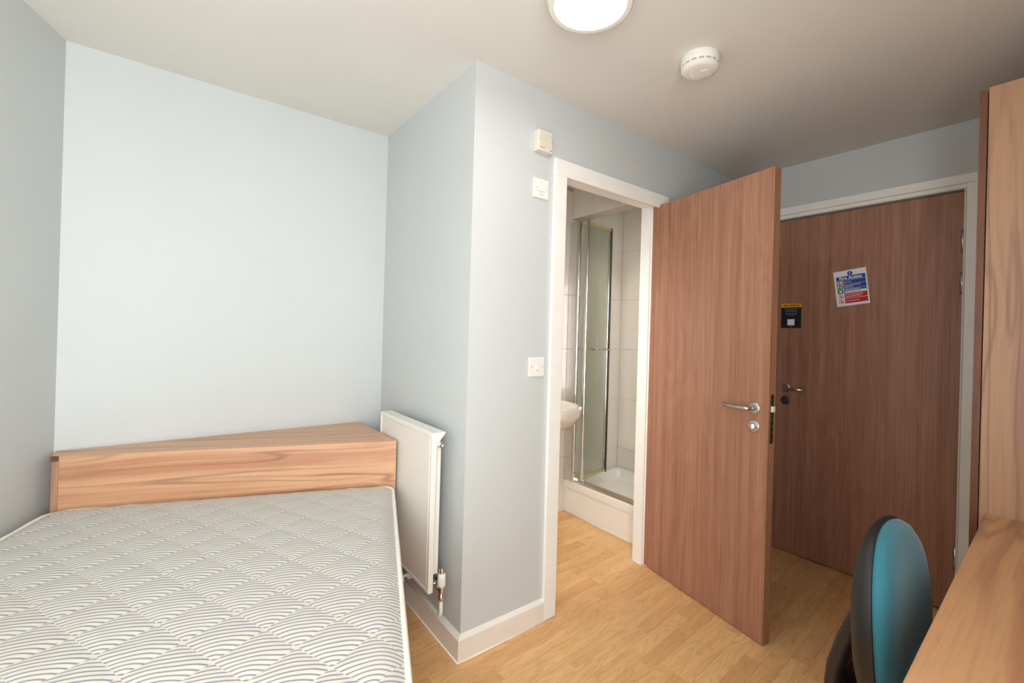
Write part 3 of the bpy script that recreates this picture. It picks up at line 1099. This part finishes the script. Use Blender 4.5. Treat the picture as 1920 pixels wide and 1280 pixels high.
def smoke_alarm():
    e = tag(empty('smoke_alarm', (1.563, 0.959, H), radians(-20)), 'round white smoke alarm on the ceiling', 'smoke alarm')
    MB().lathe([(0, 0), (0.069, 0), (0.070, -0.003), (0.070, -0.030), (0.0685, -0.033)], 56).done('base', m_wplastic, e)
    MB().lathe([(0.060, -0.028), (0.062, -0.042), (0, -0.042)], 48).done('sensor_chamber', m_dark_metal, e)
    b = MB()
    for z in (-0.0345, -0.0392):
        b.lathe([(0.0600, z), (0.0680, z), (0.0682, z - 0.0022), (0.0600, z - 0.0022), (0.0600, z)], 56)
    b.done('vent_ring', m_wplastic, e)
    for k in range(16):
        a = 2 * pi * k / 16
        MB().box((0.060, -0.0035, -0.043), (0.0684, 0.0035, -0.032), 0, 1, Matrix.Rotation(a, 4, 'Z')).done('rib', m_wplastic, e)
    MB().lathe([(0.0675, -0.0415), (0.0675, -0.045), (0.062, -0.0515), (0.052, -0.0545), (0.030, -0.0555), (0, -0.0558), (0, -0.040), (0.06, -0.040), (0.0675, -0.0415)], 56).done('cover', m_wplastic, e)
    MB().lathe([(0.008, -0.0552), (0.0135, -0.0552), (0.0130, -0.0572), (0.0, -0.0578)], 28, Matrix.Translation((0.012, -0.012, 0))).done('test_button', m_wplastic, e)
    b = MB()
    for k, (x, y) in enumerate(((-0.030, 0.012), (-0.022, 0.022), (-0.012, 0.030), (0.0, 0.034), (-0.034, 0.0))):
        b.box((x - 0.004, y - 0.0012, -0.0568), (x + 0.004, y + 0.0012, -0.0545), 0.0005, 1)
    b.done('embossed_mark', m_wplastic, e)
    MB().lathe([(0, -0.0535), (0.002, -0.0535), (0.002, -0.056), (0, -0.056)], 10, Matrix.Translation((0.040, 0.020, 0))).done('indicator', m_grey_ink, e)


ceiling_lamp()
smoke_alarm()


# ------------------------------------------------------------------ notices on the entrance door
def letters(body, size, mat, parent, x, y, z, bold=0.0, name='lettering'):
    c = bpy.data.curves.new('text', 'FONT')
    c.body = body
    c.size = size
    c.align_x = 'CENTER'
    c.align_y = 'CENTER'
    c.extrude = 0.0001
    c.offset = bold
    o = bpy.data.objects.new('text', c)
    COL.objects.link(o)
    dg = bpy.context.evaluated_depsgraph_get()
    me = bpy.data.meshes.new_from_object(o.evaluated_get(dg))
    bpy.data.objects.remove(o)
    me.materials.clear()
    me.materials.append(mat)
    t = bpy.data.objects.new(name, me)
    COL.objects.link(t)
    t.parent = parent
    t.location = (x, y, z)
    return t


DOOR_X = XD + 0.02


def patch(e, name, mat, x0, x1, y0, y1, z=0.0006, th=0.0003):
    return MB().box((x0, y0, z), (x1, y1, z + th)).done(name, mat, e)


def wordline(b, x0, y, words, h, z, gap=0.0016):
    x = x0
    for w in words:
        b.box((x, y - h / 2, z), (x + w, y + h / 2, z + 0.0002))
        x += w + gap


def fire_sign():
    ang = radians(7.0)
    X = Vector((0, -cos(ang), sin(ang)))
    Y = Vector((0, sin(ang), cos(ang)))
    e = tag(empty('fire_action_notice', matrix=frame((DOOR_X - 0.0003, 0.8575, 1.601), X, Y, (-1, 0, 0))), 'white, blue and red fire action notice stuck tilted on the entrance door', 'sign')
    W, Hh = 0.0775, 0.100
    MB().box((-W, -Hh, 0), (W, Hh, 0.0008), 0.0002, 1).done('sheet', m_paper, e)
    x0, x1 = -0.067, 0.071
    xi = -0.036
    # mandatory symbol
    MB().lathe([(0, 0.0008), (0.0125, 0.0008), (0.0125, 0.0011), (0, 0.0011)], 28, Matrix.Translation((0.001, 0.081, 0))).done('mandatory_disc', m_sign_blue, e)
    b = MB().box((-0.0007, 0.0785, 0.0011), (0.0027, 0.0895, 0.0013)).box((-0.0005, 0.073, 0.0011), (0.0025, 0.076, 0.0013))
    b.done('exclamation_mark', m_paper, e)
    patch(e, 'heading_band', m_sign_blue, x0, x1, 0.045, 0.068)
    letters('Fire Action', 0.0238, m_paper, e, 0.002, 0.0560, 0.0011, 0.0006, 'heading_lettering')
    rows = [(0.0215, 0.0435, m_sign_blue, [(0.0, (0.013, 0.006, 0.014))]),
            (-0.0035, 0.0200, m_sign_blue, [(0.0045, (0.014, 0.007, 0.020, 0.012, 0.009, 0.008)), (-0.0045, (0.005, 0.013, 0.012, 0.007))]),
            (-0.0150, -0.0050, m_sign_blue, [(0.0, (0.012, 0.005, 0.014, 0.007, 0.012, 0.006, 0.008))]),
            (-0.0285, -0.0165, m_sign_blue, []),
            (-0.0580, -0.0300, m_sign_red, [(0.0050, (0.010, 0.012, 0.008, 0.010, 0.016, 0.006, 0.012)), (-0.0050, (0.012, 0.018, 0.010, 0.006, 0.012, 0.010))]),
            (-0.0860, -0.0600, m_sign_red, [(0.0, (0.005, 0.009, 0.014, 0.008, 0.010, 0.009))])]
    for (a0, a1, mt, lines) in rows:
        patch(e, 'instruction_band', mt, xi, x1, a0, a1)
        mid = (a0 + a1) / 2
        b = MB()
        n = 0
        for dy, words in lines:
            wordline(b, xi + 0.004, mid + dy, words, 0.0030, 0.0009)
            n += 1
        if n:
            b.done('printed_line', m_paper, e)
        else:
            b.bm.free()
    # pale strip for the handwritten assembly point
    patch(e, 'writing_strip', m_paper, xi + 0.006, x1 - 0.002, -0.0285, -0.0185, 0.0009, 0.0002)
    b = MB()
    wordline(b, xi + 0.010, -0.0235, (0.012, 0.008, 0.014, 0.006, 0.012), 0.0028, 0.0011, 0.004)
    b.done('printed_line', m_sign_blue, e)
    # pictograms
    patch(e, 'pictogram_tile', m_sign_red, x0, xi - 0.003, 0.0215, 0.0435)
    b = MB().box((-0.063, 0.026, 0.0009), (-0.054, 0.0335, 0.0011)).box((-0.049, 0.0245, 0.0009), (-0.043, 0.0415, 0.0011)).box((-0.063, 0.0365, 0.0009), (-0.053, 0.0400, 0.0011))
    b.done('pictogram', m_paper, e)
    patch(e, 'pictogram_tile', m_sign_green, x0, xi - 0.003, -0.0035, 0.0200)
    b = MB().box((-0.063, 0.001, 0.0009), (-0.0585, 0.017, 0.0011)).box((-0.055, 0.010, 0.0009), (-0.043, 0.0135, 0.0011)).box((-0.050, 0.001, 0.0009), (-0.046, 0.009, 0.0011))
    b.done('pictogram', m_paper, e)
    patch(e, 'pictogram_tile', m_sign_green, x0, xi - 0.003, -0.0285, -0.0050)
    b = MB().lathe([(0, 0.0009), (0.0062, 0.0009), (0.0062, 0.0011), (0, 0.0011)], 20, Matrix.Translation((-0.053, -0.0165, 0)))
    for sx, sy in ((1, 1), (1, -1), (-1, 1), (-1, -1)):
        b.box((-0.053 + sx * 0.0075, -0.0165 + sy * 0.0070, 0.0009), (-0.053 + sx * 0.0105, -0.0165 + sy * 0.0095, 0.0011))
    b.done('pictogram', m_paper, e)
    for yc in (-0.0440, -0.0730):
        b = MB().lathe([(0.0105, 0.0008), (0.0130, 0.0008), (0.0130, 0.0012), (0.0105, 0.0012), (0.0105, 0.0008)], 32, Matrix.Translation((-0.053, yc, 0)))
        b.box((-0.0115, -0.0012, 0.0008), (0.0115, 0.0012, 0.0012), 0, 1, Matrix.Translation((-0.053, yc, 0)) @ Matrix.Rotation(radians(-45), 4, 'Z'))
        b.done('prohibition_ring', m_sign_red, e)
        b = MB().lathe([(0, 0.0008), (0.0018, 0.0008), (0.0018, 0.001), (0, 0.001)], 12, Matrix.Translation((-0.0525, yc + 0.0062, 0)))
        b.box((-0.055, yc - 0.007, 0.0008), (-0.0505, yc + 0.0035, 0.001))
        b.done('pictogram', m_sign_black, e)


def dark_notice():
    e = tag(empty('dark_notice', matrix=frame((DOOR_X - 0.0003, 1.1650, 1.446), (0, -1, 0), (0, 0, 1), (-1, 0, 0))), 'small charcoal notice with an amber heading above the entrance door handle', 'sign')
    W, Hh = 0.0570, 0.0750
    MB().box((-W, -Hh, 0), (W, Hh, 0.0008), 0.0002, 1).done('card', m_sign_black, e)
    patch(e, 'heading_band', m_sign_yellow, -W, W, 0.0515, Hh)
    b = MB()
    wordline(b, -0.044, 0.063, (0.022, 0.004, 0.034, 0.016), 0.0050, 0.0009, 0.004)
    b.done('printed_line', m_sign_black, e)
    b = MB()
    for y, ws in ((0.043, (0.010, 0.016, 0.012, 0.018, 0.014)), (0.0335, (0.012, 0.010, 0.016, 0.012)), (0.025, (0.014, 0.018, 0.014, 0.010)), (0.0125, (0.016, 0.010, 0.014, 0.018)), (0.004, (0.010, 0.014, 0.014))):
        tw = sum(ws) + 0.003 * (len(ws) - 1)
        wordline(b, -tw / 2, y, ws, 0.0026, 0.0009, 0.003)
    b.done('printed_line', m_grey_ink, e)
    patch(e, 'pale_square', m_paper, -0.020, 0.020, -0.058, -0.021)
    b = MB()
    wordline(b, -0.010, -0.065, (0.020,), 0.0026, 0.0009)
    b.done('printed_line', m_grey_ink, e)


fire_sign()
dark_notice()


# ------------------------------------------------------------------ shower room
def tile_wall(name, label, base_box, origin, ux, uy, spans, zs, keep=None):
    """plain backing wall with every tile a child; tiles stand 8 mm proud, grout 3 mm wide"""
    e = struct(base_box.done(name, m_grout), label, 'wall')
    cache = {}
    ux, nrm = Vector(ux), Vector(uy)
    for (s0, s1) in spans:
        for (z0, z1) in zs:
            if keep and not keep(s0, s1, z0, z1):
                continue
            w, h = s1 - s0 - 0.0022, z1 - z0 - 0.0022
            key = (round(w, 4), round(h, 4))
            if key not in cache:
                t = MB().box((-w / 2, -h / 2, 0), (w / 2, h / 2, 0.008), 0.0012, 2)
                o = t.done('tile', m_tile)
                cache[key] = o.data
                bpy.data.objects.remove(o)
            o = bpy.data.objects.new('tile', cache[key])
            COL.objects.link(o)
            o.parent = e
            c = Vector(origin) + ux * ((s0 + s1) / 2) + Vector((0, 0, (z0 + z1) / 2))
            o.matrix_world = frame(c, ux, (0, 0, 1), nrm)
    return e


ZR = [(0.0, 0.392), (0.392, 0.789), (0.789, 1.187), (1.187, 1.584), (1.584, 1.975), (1.975, 2.345)]
xs_t = [(BX1 - 0.25 * (k + 1), BX1 - 0.25 * k) for k in range(7)] + [(BX0 + 0.001, BX1 - 1.75)]
bb = MB().box((BX0, BY1 + 0.0018, 0), (BX1 + 0.0018, YB, H))
tile_wall('wall_bathroom_back', 'cream tiled end wall of the shower room', bb, (0, BY1 + 0.008, 0), (1, 0, 0), (0, -1, 0), xs_t, ZR)
ys_t = [(BY1 - 0.25 * (k + 1), BY1 - 0.25 * k) for k in range(3)]
bb = MB().box((BX1 + 0.0018, BY0, 0), (XD, BY1 + 0.0018, H))
tile_wall('wall_bathroom_right', 'cream tiled wall beside the shower tray', bb, (BX1 + 0.008, 0, 0), (0, 1, 0), (-1, 0, 0), ys_t, ZR)
# tiled bulkhead over the shower opening
bb = MB().box((2.284, BY0, 2.142), (2.385, BY1, H))
tile_wall('beam', 'cream tiled bulkhead above the shower opening', bb, (2.290, 0, 0), (0, 1, 0), (-1, 0, 0), [(BY1 - 0.213, BY1), (BY1 - 0.463, BY1 - 0.213), (BY0, BY1 - 0.463)], [(2.142, 2.365)])

TX0, TX1, TY0, TY1 = 2.268, BX1, BY0 + 0.002, BY1
tray = tag(empty('shower_tray', ((TX0 + TX1) / 2, (TY0 + TY1) / 2, 0)), 'white raised shower tray with a front skirt, in the shower room', 'shower tray')
tc_ = Vector(((TX0 + TX1) / 2, (TY0 + TY1) / 2, 0))
wl = lambda x, y, z: (x - tc_.x, y - tc_.y, z)


def tray_mesh():
    def loop(inset, z, r=0.05, n=5):
        P = []
        x0, x1, y0, y1 = TX0 + inset, TX1 - inset, TY0 + inset, TY1 - inset
        for (cx, cy, a0) in ((x1 - r, y1 - r, 0), (x0 + r, y1 - r, 90), (x0 + r, y0 + r, 180), (x1 - r, y0 + r, 270)):
            for k in range(n + 1):
                a = radians(a0 + 90 * k / n)
                P.append(wl(cx + r * cos(a), cy + r * sin(a), z))
        return P
    loops = [loop(0.0005, 0.185, 0.004), loop(0.0005, 0.225, 0.004), loop(0.003, 0.236, 0.006), loop(0.010, 0.240, 0.008), loop(0.058, 0.240), loop(0.066, 0.236), loop(0.078, 0.205, 0.06), loop(0.10, 0.186, 0.06), loop(0.16, 0.180, 0.06)]
    MB().rings(loops).done('basin', m_acrylic, tray)
    MB().box(wl(TX0 + 0.012, TY0, 0.004), wl(TX0 + 0.028, TY1 - 0.001, 0.19), 0.002, 1).done('skirt_panel', m_acrylic, tray)
    MB().tube([wl(TX0 + 0.011, TY0, 0.003), wl(TX0 + 0.011, TY1, 0.003)], 0.004, 8).done('sealant_bead', m_gloss, tray)
    MB().lathe([(0, 0.184), (0.035, 0.184), (0.04, 0.181), (0.04, 0.178)], 24, Matrix.Translation(wl(2.60, 1.95, 0))).done('drain_cover', m_chrome, tray)
    for yy in (TY0 + 0.12, TY1 - 0.10, TY1 - 0.46):
        MB().lathe([(0, 0), (0.006, 0), (0.005, 0.003), (0, 0.004)], 12, along(wl(TX0 + 0.012, yy, 0.045), (-1, 0, 0))).done('screw_cap', m_wplastic, tray)


tray_mesh()


def enclosure():
    o = Vector((2.285, 2.0, 0.24))
    e = tag(empty('shower_enclosure', o), 'folding glass shower door with chrome posts standing on the tray', 'shower door')
    w = lambda x, y, z: (x - o.x, y - o.y, z - o.z)
    zb, zt = 0.242, 2.108
    # wall post, two ribs
    b = MB().box(w(2.268, 2.318, zb), w(2.292, 2.398, zt), 0.004, 2)
    b.done('wall_post', m_chrome, e)
    MB().box(w(2.262, 2.292, zb), w(2.286, 2.316, zt), 0.006, 3).done('pivot_post', m_chrome, e)
    MB().box(w(2.272, TY0 + 0.001, zb), w(2.296, TY0 + 0.04, zt), 0.004, 2).done('wall_post', m_chrome, e)
    # threshold rail
    b = MB().box(w(2.270, TY0 + 0.001, zb - 0.001), w(2.312, 2.316, zb + 0.016), 0.003, 2)
    b.box(w(2.286, TY0 + 0.001, zb + 0.014), w(2.296, 2.316, zb + 0.026), 0.002, 2)
    b.done('threshold_rail', m_chrome, e)
    # two leaves folded inwards
    P0, P1, P2 = Vector((2.290, 2.302)), Vector((2.580, 2.288)), Vector((2.284, 2.232))

    def leaf(A, B, z0, z1, name):
        d = (B - A).normalized()
        m = frame(w(A.x, A.y, 0), (d.x, d.y, 0), (-d.y, d.x, 0), (0, 0, 1))
        L = (B - A).length
        MB().box((0.006, -0.003, z0 + 0.012), (L - 0.006, 0.003, z1 - 0.012), 0, 1, m).done('glass_leaf', m_shower_glass, e)
        for (za, zb2) in ((z0, z0 + 0.014), (z1 - 0.014, z1)):
            MB().box((0.0, -0.005, za), (L, 0.005, zb2), 0.002, 1, m).done('seal_strip', m_seal, e)
        return m, L
    leaf(P0, P1 + Vector((0, 0.012)), 0.275, 2.095, 'a')
    m, L = leaf(P2, P1 - Vector((0, 0.012)), 0.275, 2.095, 'b')
    MB().box(w(2.573, 2.268, 0.268), w(2.586, 2.281, 2.102), 0.003, 2).done('hinge_post', m_dark_metal, e)
    MB().box(w(2.574, 2.284, 0.268), w(2.590, 2.302, 2.102), 0.005, 3).done('hinge_post', m_chrome, e)
    MB().box(w(2.274, 2.219, 0.262), w(2.294, 2.243, zt + 0.004), 0.006, 3).done('guide_post', m_chrome, e)
    b = MB()
    b.tube([m @ Vector((0.05, -0.03, 1.19)), m @ Vector((L - 0.03, -0.03, 1.19))], 0.006, 12)
    for s in (0.06, L - 0.05):
        b.tube([m @ Vector((s, -0.002, 1.19)), m @ Vector((s, -0.03, 1.19))], 0.005, 10)
    b.done('towel_bar', m_chrome, e)


enclosure()


def basin():
    cx, yb, zr = 1.930, BY1, 0.835
    e = tag(empty('wash_basin', (cx, yb, zr - 0.16)), 'white wall-hung wash basin just inside the shower room', 'basin')
    zo = zr - 0.16

    def loop(s, z, dy=0.0):
        P = []
        rx, ry = 0.205 * s, 0.33 * s
        for k in range(40):
            a = 2 * pi * k / 40
            x = rx * math.copysign(abs(cos(a)) ** 0.85, cos(a))
            y = ry * math.copysign(abs(sin(a)) ** 0.85, sin(a))
            y = min(y, 0.0) if y > 0 else y
            P.append((x, y + dy - 0.002, z - zo))
        return P

    def dloop(wd, dp, z, y0=0.0):
        """D-shaped loop: straight at the wall, round in front"""
        P = []
        n = 36
        for k in range(n + 1):
            a = pi + pi * k / n
            P.append((wd * math.copysign(abs(cos(a)) ** 0.75, cos(a)), y0 - 0.08 + (dp - 0.08) * -abs(sin(a)) ** 0.8, z - zo))
        P.append((wd, y0, z - zo))
        P.append((wd * 0.33, y0, z - zo))
        P.append((-wd * 0.33, y0, z - zo))
        P.append((-wd, y0, z - zo))
        return P
    loops = [dloop(0.10, 0.20, zr - 0.155), dloop(0.15, 0.28, zr - 0.15), dloop(0.185, 0.355, zr - 0.125), dloop(0.200, 0.385, zr - 0.08), dloop(0.205, 0.395, zr - 0.02), dloop(0.205, 0.395, zr - 0.006), dloop(0.201, 0.391, zr), dloop(0.190, 0.380, zr, -0.002), dloop(0.184, 0.372, zr - 0.008, -0.06), dloop(0.170, 0.355, zr - 0.05, -0.07), dloop(0.13, 0.30, zr - 0.10, -0.09), dloop(0.05, 0.22, zr - 0.115, -0.11)]
    MB().rings(loops).done('bowl', m_ceramic, e)
    b = MB()
    b.tube([(0.0, -0.035, 0.155), (0.0, -0.035, 0.215)], 0.017, 18)
    b.tube([(0.0, -0.04, 0.20), (0.0, -0.09, 0.215), (0.0, -0.14, 0.205)], 0.010, 14)
    b.done('tap', m_chrome, e)
    MB().tube([(0.0, -0.03, 0.222), (0.03, -0.06, 0.25), (0.055, -0.085, 0.262)], 0.0065, 12).done('tap_handle', m_chrome, e)
    MB().tube([(0, -0.15, 0.02), (0, -0.15, -0.10), (0, -0.13, -0.14), (0, -0.08, -0.15), (0, 0, -0.15)], 0.018, 14).done('waste_pipe', m_wplastic, e)


basin()


def fill_light():  # added wall light out of view, only there to brighten the shower room
    e = tag(empty('bath_fill_light', (BX0, 1.80, 1.42)), 'unseen slim wall light added to brighten the shower room', 'fill light')
    MB().box((0.0, -0.22, -0.035), (0.025, 0.22, 0.035), 0.004, 2).done('housing', m_white_metal, e)
    MB().box((0.0, -0.24, 0.042), (0.165, 0.24, 0.054), 0.003, 1).done('hood', m_white_metal, e)  # shaped to keep the added light off the bulkhead and upper tiles
    MB().box((0.0255, -0.21, -0.028), (0.055, 0.21, 0.028), 0.012, 3).done('diffuser', m_bath_fill, e)


fill_light()


def shower_fill_light():  # added ceiling light out of view, deep tube aims its fill at the tray
    e = tag(empty('shower_fill_light', (2.62, 1.98, H)), 'unseen small round ceiling light added to brighten the shower tray', 'ceiling lamp')
    MB().lathe([(0, 0), (0.047, 0), (0.047, -0.085), (0.045, -0.087), (0.041, -0.087), (0.040, -0.085), (0.040, -0.006), (0, -0.006)], 32).done('housing', m_white_metal, e)
    MB().lathe([(0, -0.0065), (0.034, -0.0065), (0.032, -0.010), (0, -0.0105)], 32).done('diffuser', m_shower_fill, e)


shower_fill_light()


# ------------------------------------------------------------------ wardrobe
def wardrobe():
    x0, x1, y0, y1, zt = 2.075, 2.935, YR + 0.005, 0.232, 2.135
    o = Vector(((x0 + x1) / 2, (y0 + y1) / 2, 0))
    e = tag(empty('wardrobe', o), 'tall light walnut wardrobe between the desk and the entrance door', 'wardrobe')
    w = lambda x, y, z: (x - o.x, y - o.y, z)
    MB().box(w(x0, y0, 0), w(x0 + 0.018, y1, zt), 0.0008, 1).done('side_panel', m_wood_z, e)
    MB().box(w(x1 - 0.018, y0, 0), w(x1, y1, zt), 0.0008, 1).done('side_panel', m_wood_z, e)
    for z in (0.07, zt - 0.0185):
        MB().box(w(x0 + 0.0182, y0 + 0.006, z), w(x1 - 0.0182, y1, z + 0.018), 0.0008, 1).done('shelf', m_wood_x, e)
    MB().box(w(x0 + 0.0182, y0, 0.07), w(x1 - 0.0182, y0 + 0.005, zt), 0).done('back_panel', m_wood_z, e)
    MB().box(w(x0 + 0.0182, y1 - 0.04, 0), w(x1 - 0.0182, y1 - 0.022, 0.069), 0).done('plinth', m_wood_x, e)
    xm = (x0 + x1) / 2
    for (a, c, hx) in ((x0 + 0.001, xm - 0.0015, xm - 0.05), (xm + 0.0015, x1 - 0.001, xm + 0.05)):
        d = MB().box(w(a + 0.001, y1 + 0.003, 0.072), w(c - 0.001, y1 + 0.0213, zt - 0.007), 0).done('door', m_wood_z, e)
        b = MB()
        for xa in (a, c - 0.001):
            b.box(w(xa, y1 + 0.003, 0.072), w(xa + 0.001, y1 + 0.0213, zt - 0.007))
        b.done('edge_band', m_wood_edge, d)
        b = MB().tube([w(hx, y1 + 0.0205, 1.0), w(hx, y1 + 0.05, 1.0), w(hx, y1 + 0.05, 1.13), w(hx, y1 + 0.0205, 1.13)], 0.005, 10)
        b.done('handle', m_steel, d)


wardrobe()


# ------------------------------------------------------------------ desk
def desk():
    x0, x1, y0 = 0.72, 2.072, YR + 0.004
    o = Vector((1.4, -0.1, 0))
    e = tag(empty('desk', o), 'light walnut desk top running up to the wardrobe', 'desk')
    w = lambda x, y: (x - o.x, y - o.y)
    zt, th = 0.752, 0.025
    MB().prism([w(x0, y0), w(x1, y0), w(x1, 0.2155), w(x0, 0.1775)], zt - th, zt, 0.0012, 2).done('top', m_wood_desk, e)
    for xa in (x0 + 0.03, x1 - 0.022):
        MB().prism([w(xa, y0 + 0.02), w(xa + 0.018, y0 + 0.02), w(xa + 0.018, 0.150), w(xa, 0.150)], 0, zt - th - 0.0003, 0.0008, 1).done('leg_panel', m_wood_z, e)
    MB().prism([w(x0 + 0.05, y0 + 0.03), w(x1 - 0.024, y0 + 0.03), w(x1 - 0.024, y0 + 0.048), w(x0 + 0.05, y0 + 0.048)], 0.35, zt - th - 0.0003, 0.0008, 1).done('modesty_panel', m_wood_x, e)


desk()


# ------------------------------------------------------------------ office chair
def chair():
    cx, cy = 1.414, 0.10
    e = tag(empty('office_chair', (cx, cy, 0)), 'teal office chair with a black plastic back, pushed up to the desk', 'chair')
    # local: x across, +y to the back of the chair
    by = 0.205            # plane where cushion meets shell (local y)
    cz, rz, rx = 0.615, 0.232, 0.206

    def oval(s, y, n=56, px=2.3, lower=0.85, bend=0.0, dz=0.0):
        P = []
        for k in range(n):
            a = 2 * pi * k / n
            c_, s_ = cos(a), sin(a)
            x = rx * s * math.copysign(abs(c_) ** (2 / px), c_)
            z = rz * s * math.copysign(abs(s_) ** (2 / px), s_)
            if z < 0:
                z *= lower
            yy = y - bend * (x / rx) ** 2
            P.append((x, yy, cz + z + dz))
        return P

    def oval_y(s, y, lean=0.0):
        # the back leans: the top stands a little further back, sides wrap forward
        P = oval(s, y)
        return [(x, yy + 0.03 * (z - cz) / rz * 0.5 - 0.016 * (x / rx) ** 2, z) for x, yy, z in P]
    # cushion
    loops = [oval_y(0.985, by + 0.001), oval_y(1.0, by - 0.008), oval_y(0.985, by - 0.018), oval_y(0.93, by - 0.028), oval_y(0.82, by - 0.036), oval_y(0.62, by - 0.040), oval_y(0.35, by - 0.041), oval_y(0.1, by - 0.041)]
    MB().rings(loops).done('back_cushion', m_teal, e)
    # shell, thin at the top and deeper towards the waist
    def shell_loop(sc, dy):
        P = oval_y(sc, by)
        return [(x, y + dy * (1 - 0.45 * max(0.0, (z - cz) / rz) ** 2.6), z) for x, y, z in P]
    loops = [shell_loop(sc, dy) for sc, dy in ((0.99, 0.0005), (1.010, 0.002), (1.014, 0.012), (1.0, 0.026), (0.95, 0.038), (0.84, 0.046), (0.6, 0.050), (0.3, 0.051), (0.08, 0.051))]
    MB().rings(loops).done('back_shell', m_black_plastic, e)
    # bellows-covered spine, ribbed
    path = [(by + 0.022, 0.690), (by + 0.040, 0.640), (by + 0.060, 0.59), (by + 0.080, 0.53), (by + 0.098, 0.46), (by + 0.102, 0.41), (by + 0.090, 0.375), (by + 0.03, 0.36), (by - 0.06, 0.36)]
    pts = []
    for i in range(len(path) - 1):
        n = 8
        for k in range(n):
            t = k / n
            pts.append((path[i][0] * (1 - t) + path[i + 1][0] * t, path[i][1] * (1 - t) + path[i + 1][1] * t))
    pts.append(path[-1])
    loops = []
    for i, (y, z) in enumerate(pts):
        j0, j1 = pts[max(0, i - 1)], pts[min(len(pts) - 1, i + 1)]
        d = Vector((j1[0] - j0[0], j1[1] - j0[1])).normalized()
        nrm = Vector((-d.y, d.x))
        rib = 0.0010 * (1 if (i // 1) % 2 else -1)
        w2, t2 = 0.085 + rib, 0.021 + rib
        L = []
        for k in range(16):
            a = 2 * pi * k / 16
            c_, s_ = cos(a), sin(a)
            xx = w2 * math.copysign(abs(c_) ** 0.6, c_)
            tt = t2 * math.copysign(abs(s_) ** 0.6, s_)
            L.append((xx, y + nrm.x * tt, z + nrm.y * tt))
        loops.append(L)
    MB().rings(loops).done('spine_cover', m_bellows, e)
    # seat
    def seat_loop(s, z, wx=0.238, wy=0.225, y0=-0.036, px=6.0):
        P = []
        for k in range(48):
            a = 2 * pi * k / 48
            c_, s_ = cos(a), sin(a)
            P.append((wx * s * math.copysign(abs(c_) ** (2 / px), c_), y0 + wy * s * math.copysign(abs(s_) ** (2 / px), s_), z))
        return P
    loops = [seat_loop(0.95, 0.478), seat_loop(0.99, 0.484), seat_loop(1.0, 0.505), seat_loop(0.985, 0.533), seat_loop(0.94, 0.548), seat_loop(0.86, 0.556), seat_loop(0.5, 0.554), seat_loop(0.1, 0.552)]
    MB().rings(loops).done('seat_cushion', m_teal, e)
    loops = [seat_loop(0.55, 0.440), seat_loop(0.86, 0.446), seat_loop(0.965, 0.462), seat_loop(0.975, 0.4795)]
    MB().rings(loops).done('seat_shell', m_black_plastic, e)
    b = MB().box((-0.07, -0.14, 0.395), (0.07, 0.09, 0.442), 0.008, 2)
    b.box((-0.036, 0.08, 0.34), (0.036, 0.18, 0.385), 0.008, 2)
    b.box((-0.036, 0.05, 0.37), (0.036, 0.10, 0.41), 0.004, 1)
    b.done('mechanism', m_black_plastic, e)
    MB().tube([(0.06, -0.03, 0.415), (0.19, -0.03, 0.405), (0.25, -0.03, 0.400)], [0.005, 0.005, 0.008], 10).done('height_lever', m_black_plastic, e)
    MB().lathe([(0, 0.06), (0.027, 0.06), (0.027, 0.24), (0.015, 0.245), (0.015, 0.397), (0, 0.397)], 24, Matrix.Translation((0, -0.03, 0))).done('gas_column', m_dark_metal, e)
    MB().lathe([(0, 0.062), (0.045, 0.065), (0.045, 0.105), (0.032, 0.12), (0.028, 0.125), (0.028, 0.11), (0, 0.11)], 24, Matrix.Translation((0, -0.03, 0))).done('base_hub', m_black_plastic, e)
    for k in range(5):
        a = 2 * pi * k / 5 + 0.35
        d = Vector((cos(a), sin(a), 0))
        c = Vector((0, -0.03, 0))
        g = MB()
        loops = []
        for (s, zc_, hw, hh) in ((0.03, 0.09, 0.026, 0.019), (0.12, 0.086, 0.022, 0.016), (0.22, 0.078, 0.018, 0.012), (0.262, 0.074, 0.016, 0.010)):
            n = Vector((-d.y, d.x, 0))
            L = []
            for (sx, sz) in ((1, -1), (1, 0.6), (0.6, 1), (-0.6, 1), (-1, 0.6), (-1, -1)):
                L.append(tuple(c + d * s + n * (hw * sx) + Vector((0, 0, zc_ + hh * sz))))
            loops.append(L)
        leg = g.rings(loops).done('leg', m_black_plastic, e)
        p = c + d * 0.25
        n = Vector((-d.y, d.x, 0))
        q = MB()
        for s in (-1, 1):
            q.lathe([(0, -0.009), (0.022, -0.009), (0.0255, -0.005), (0.0255, 0.005), (0.022, 0.009), (0, 0.009)], 22, along(p + n * (0.014 * s) + Vector((0, 0, 0.0256)), n))
        q.tube([p + Vector((0, 0, 0.03)), p + Vector((0, 0, 0.075))], 0.006, 10)
        q.done('castor', m_black_plastic, leg)


chair()
print('planks', nplank, 'objects', len(bpy.data.objects))
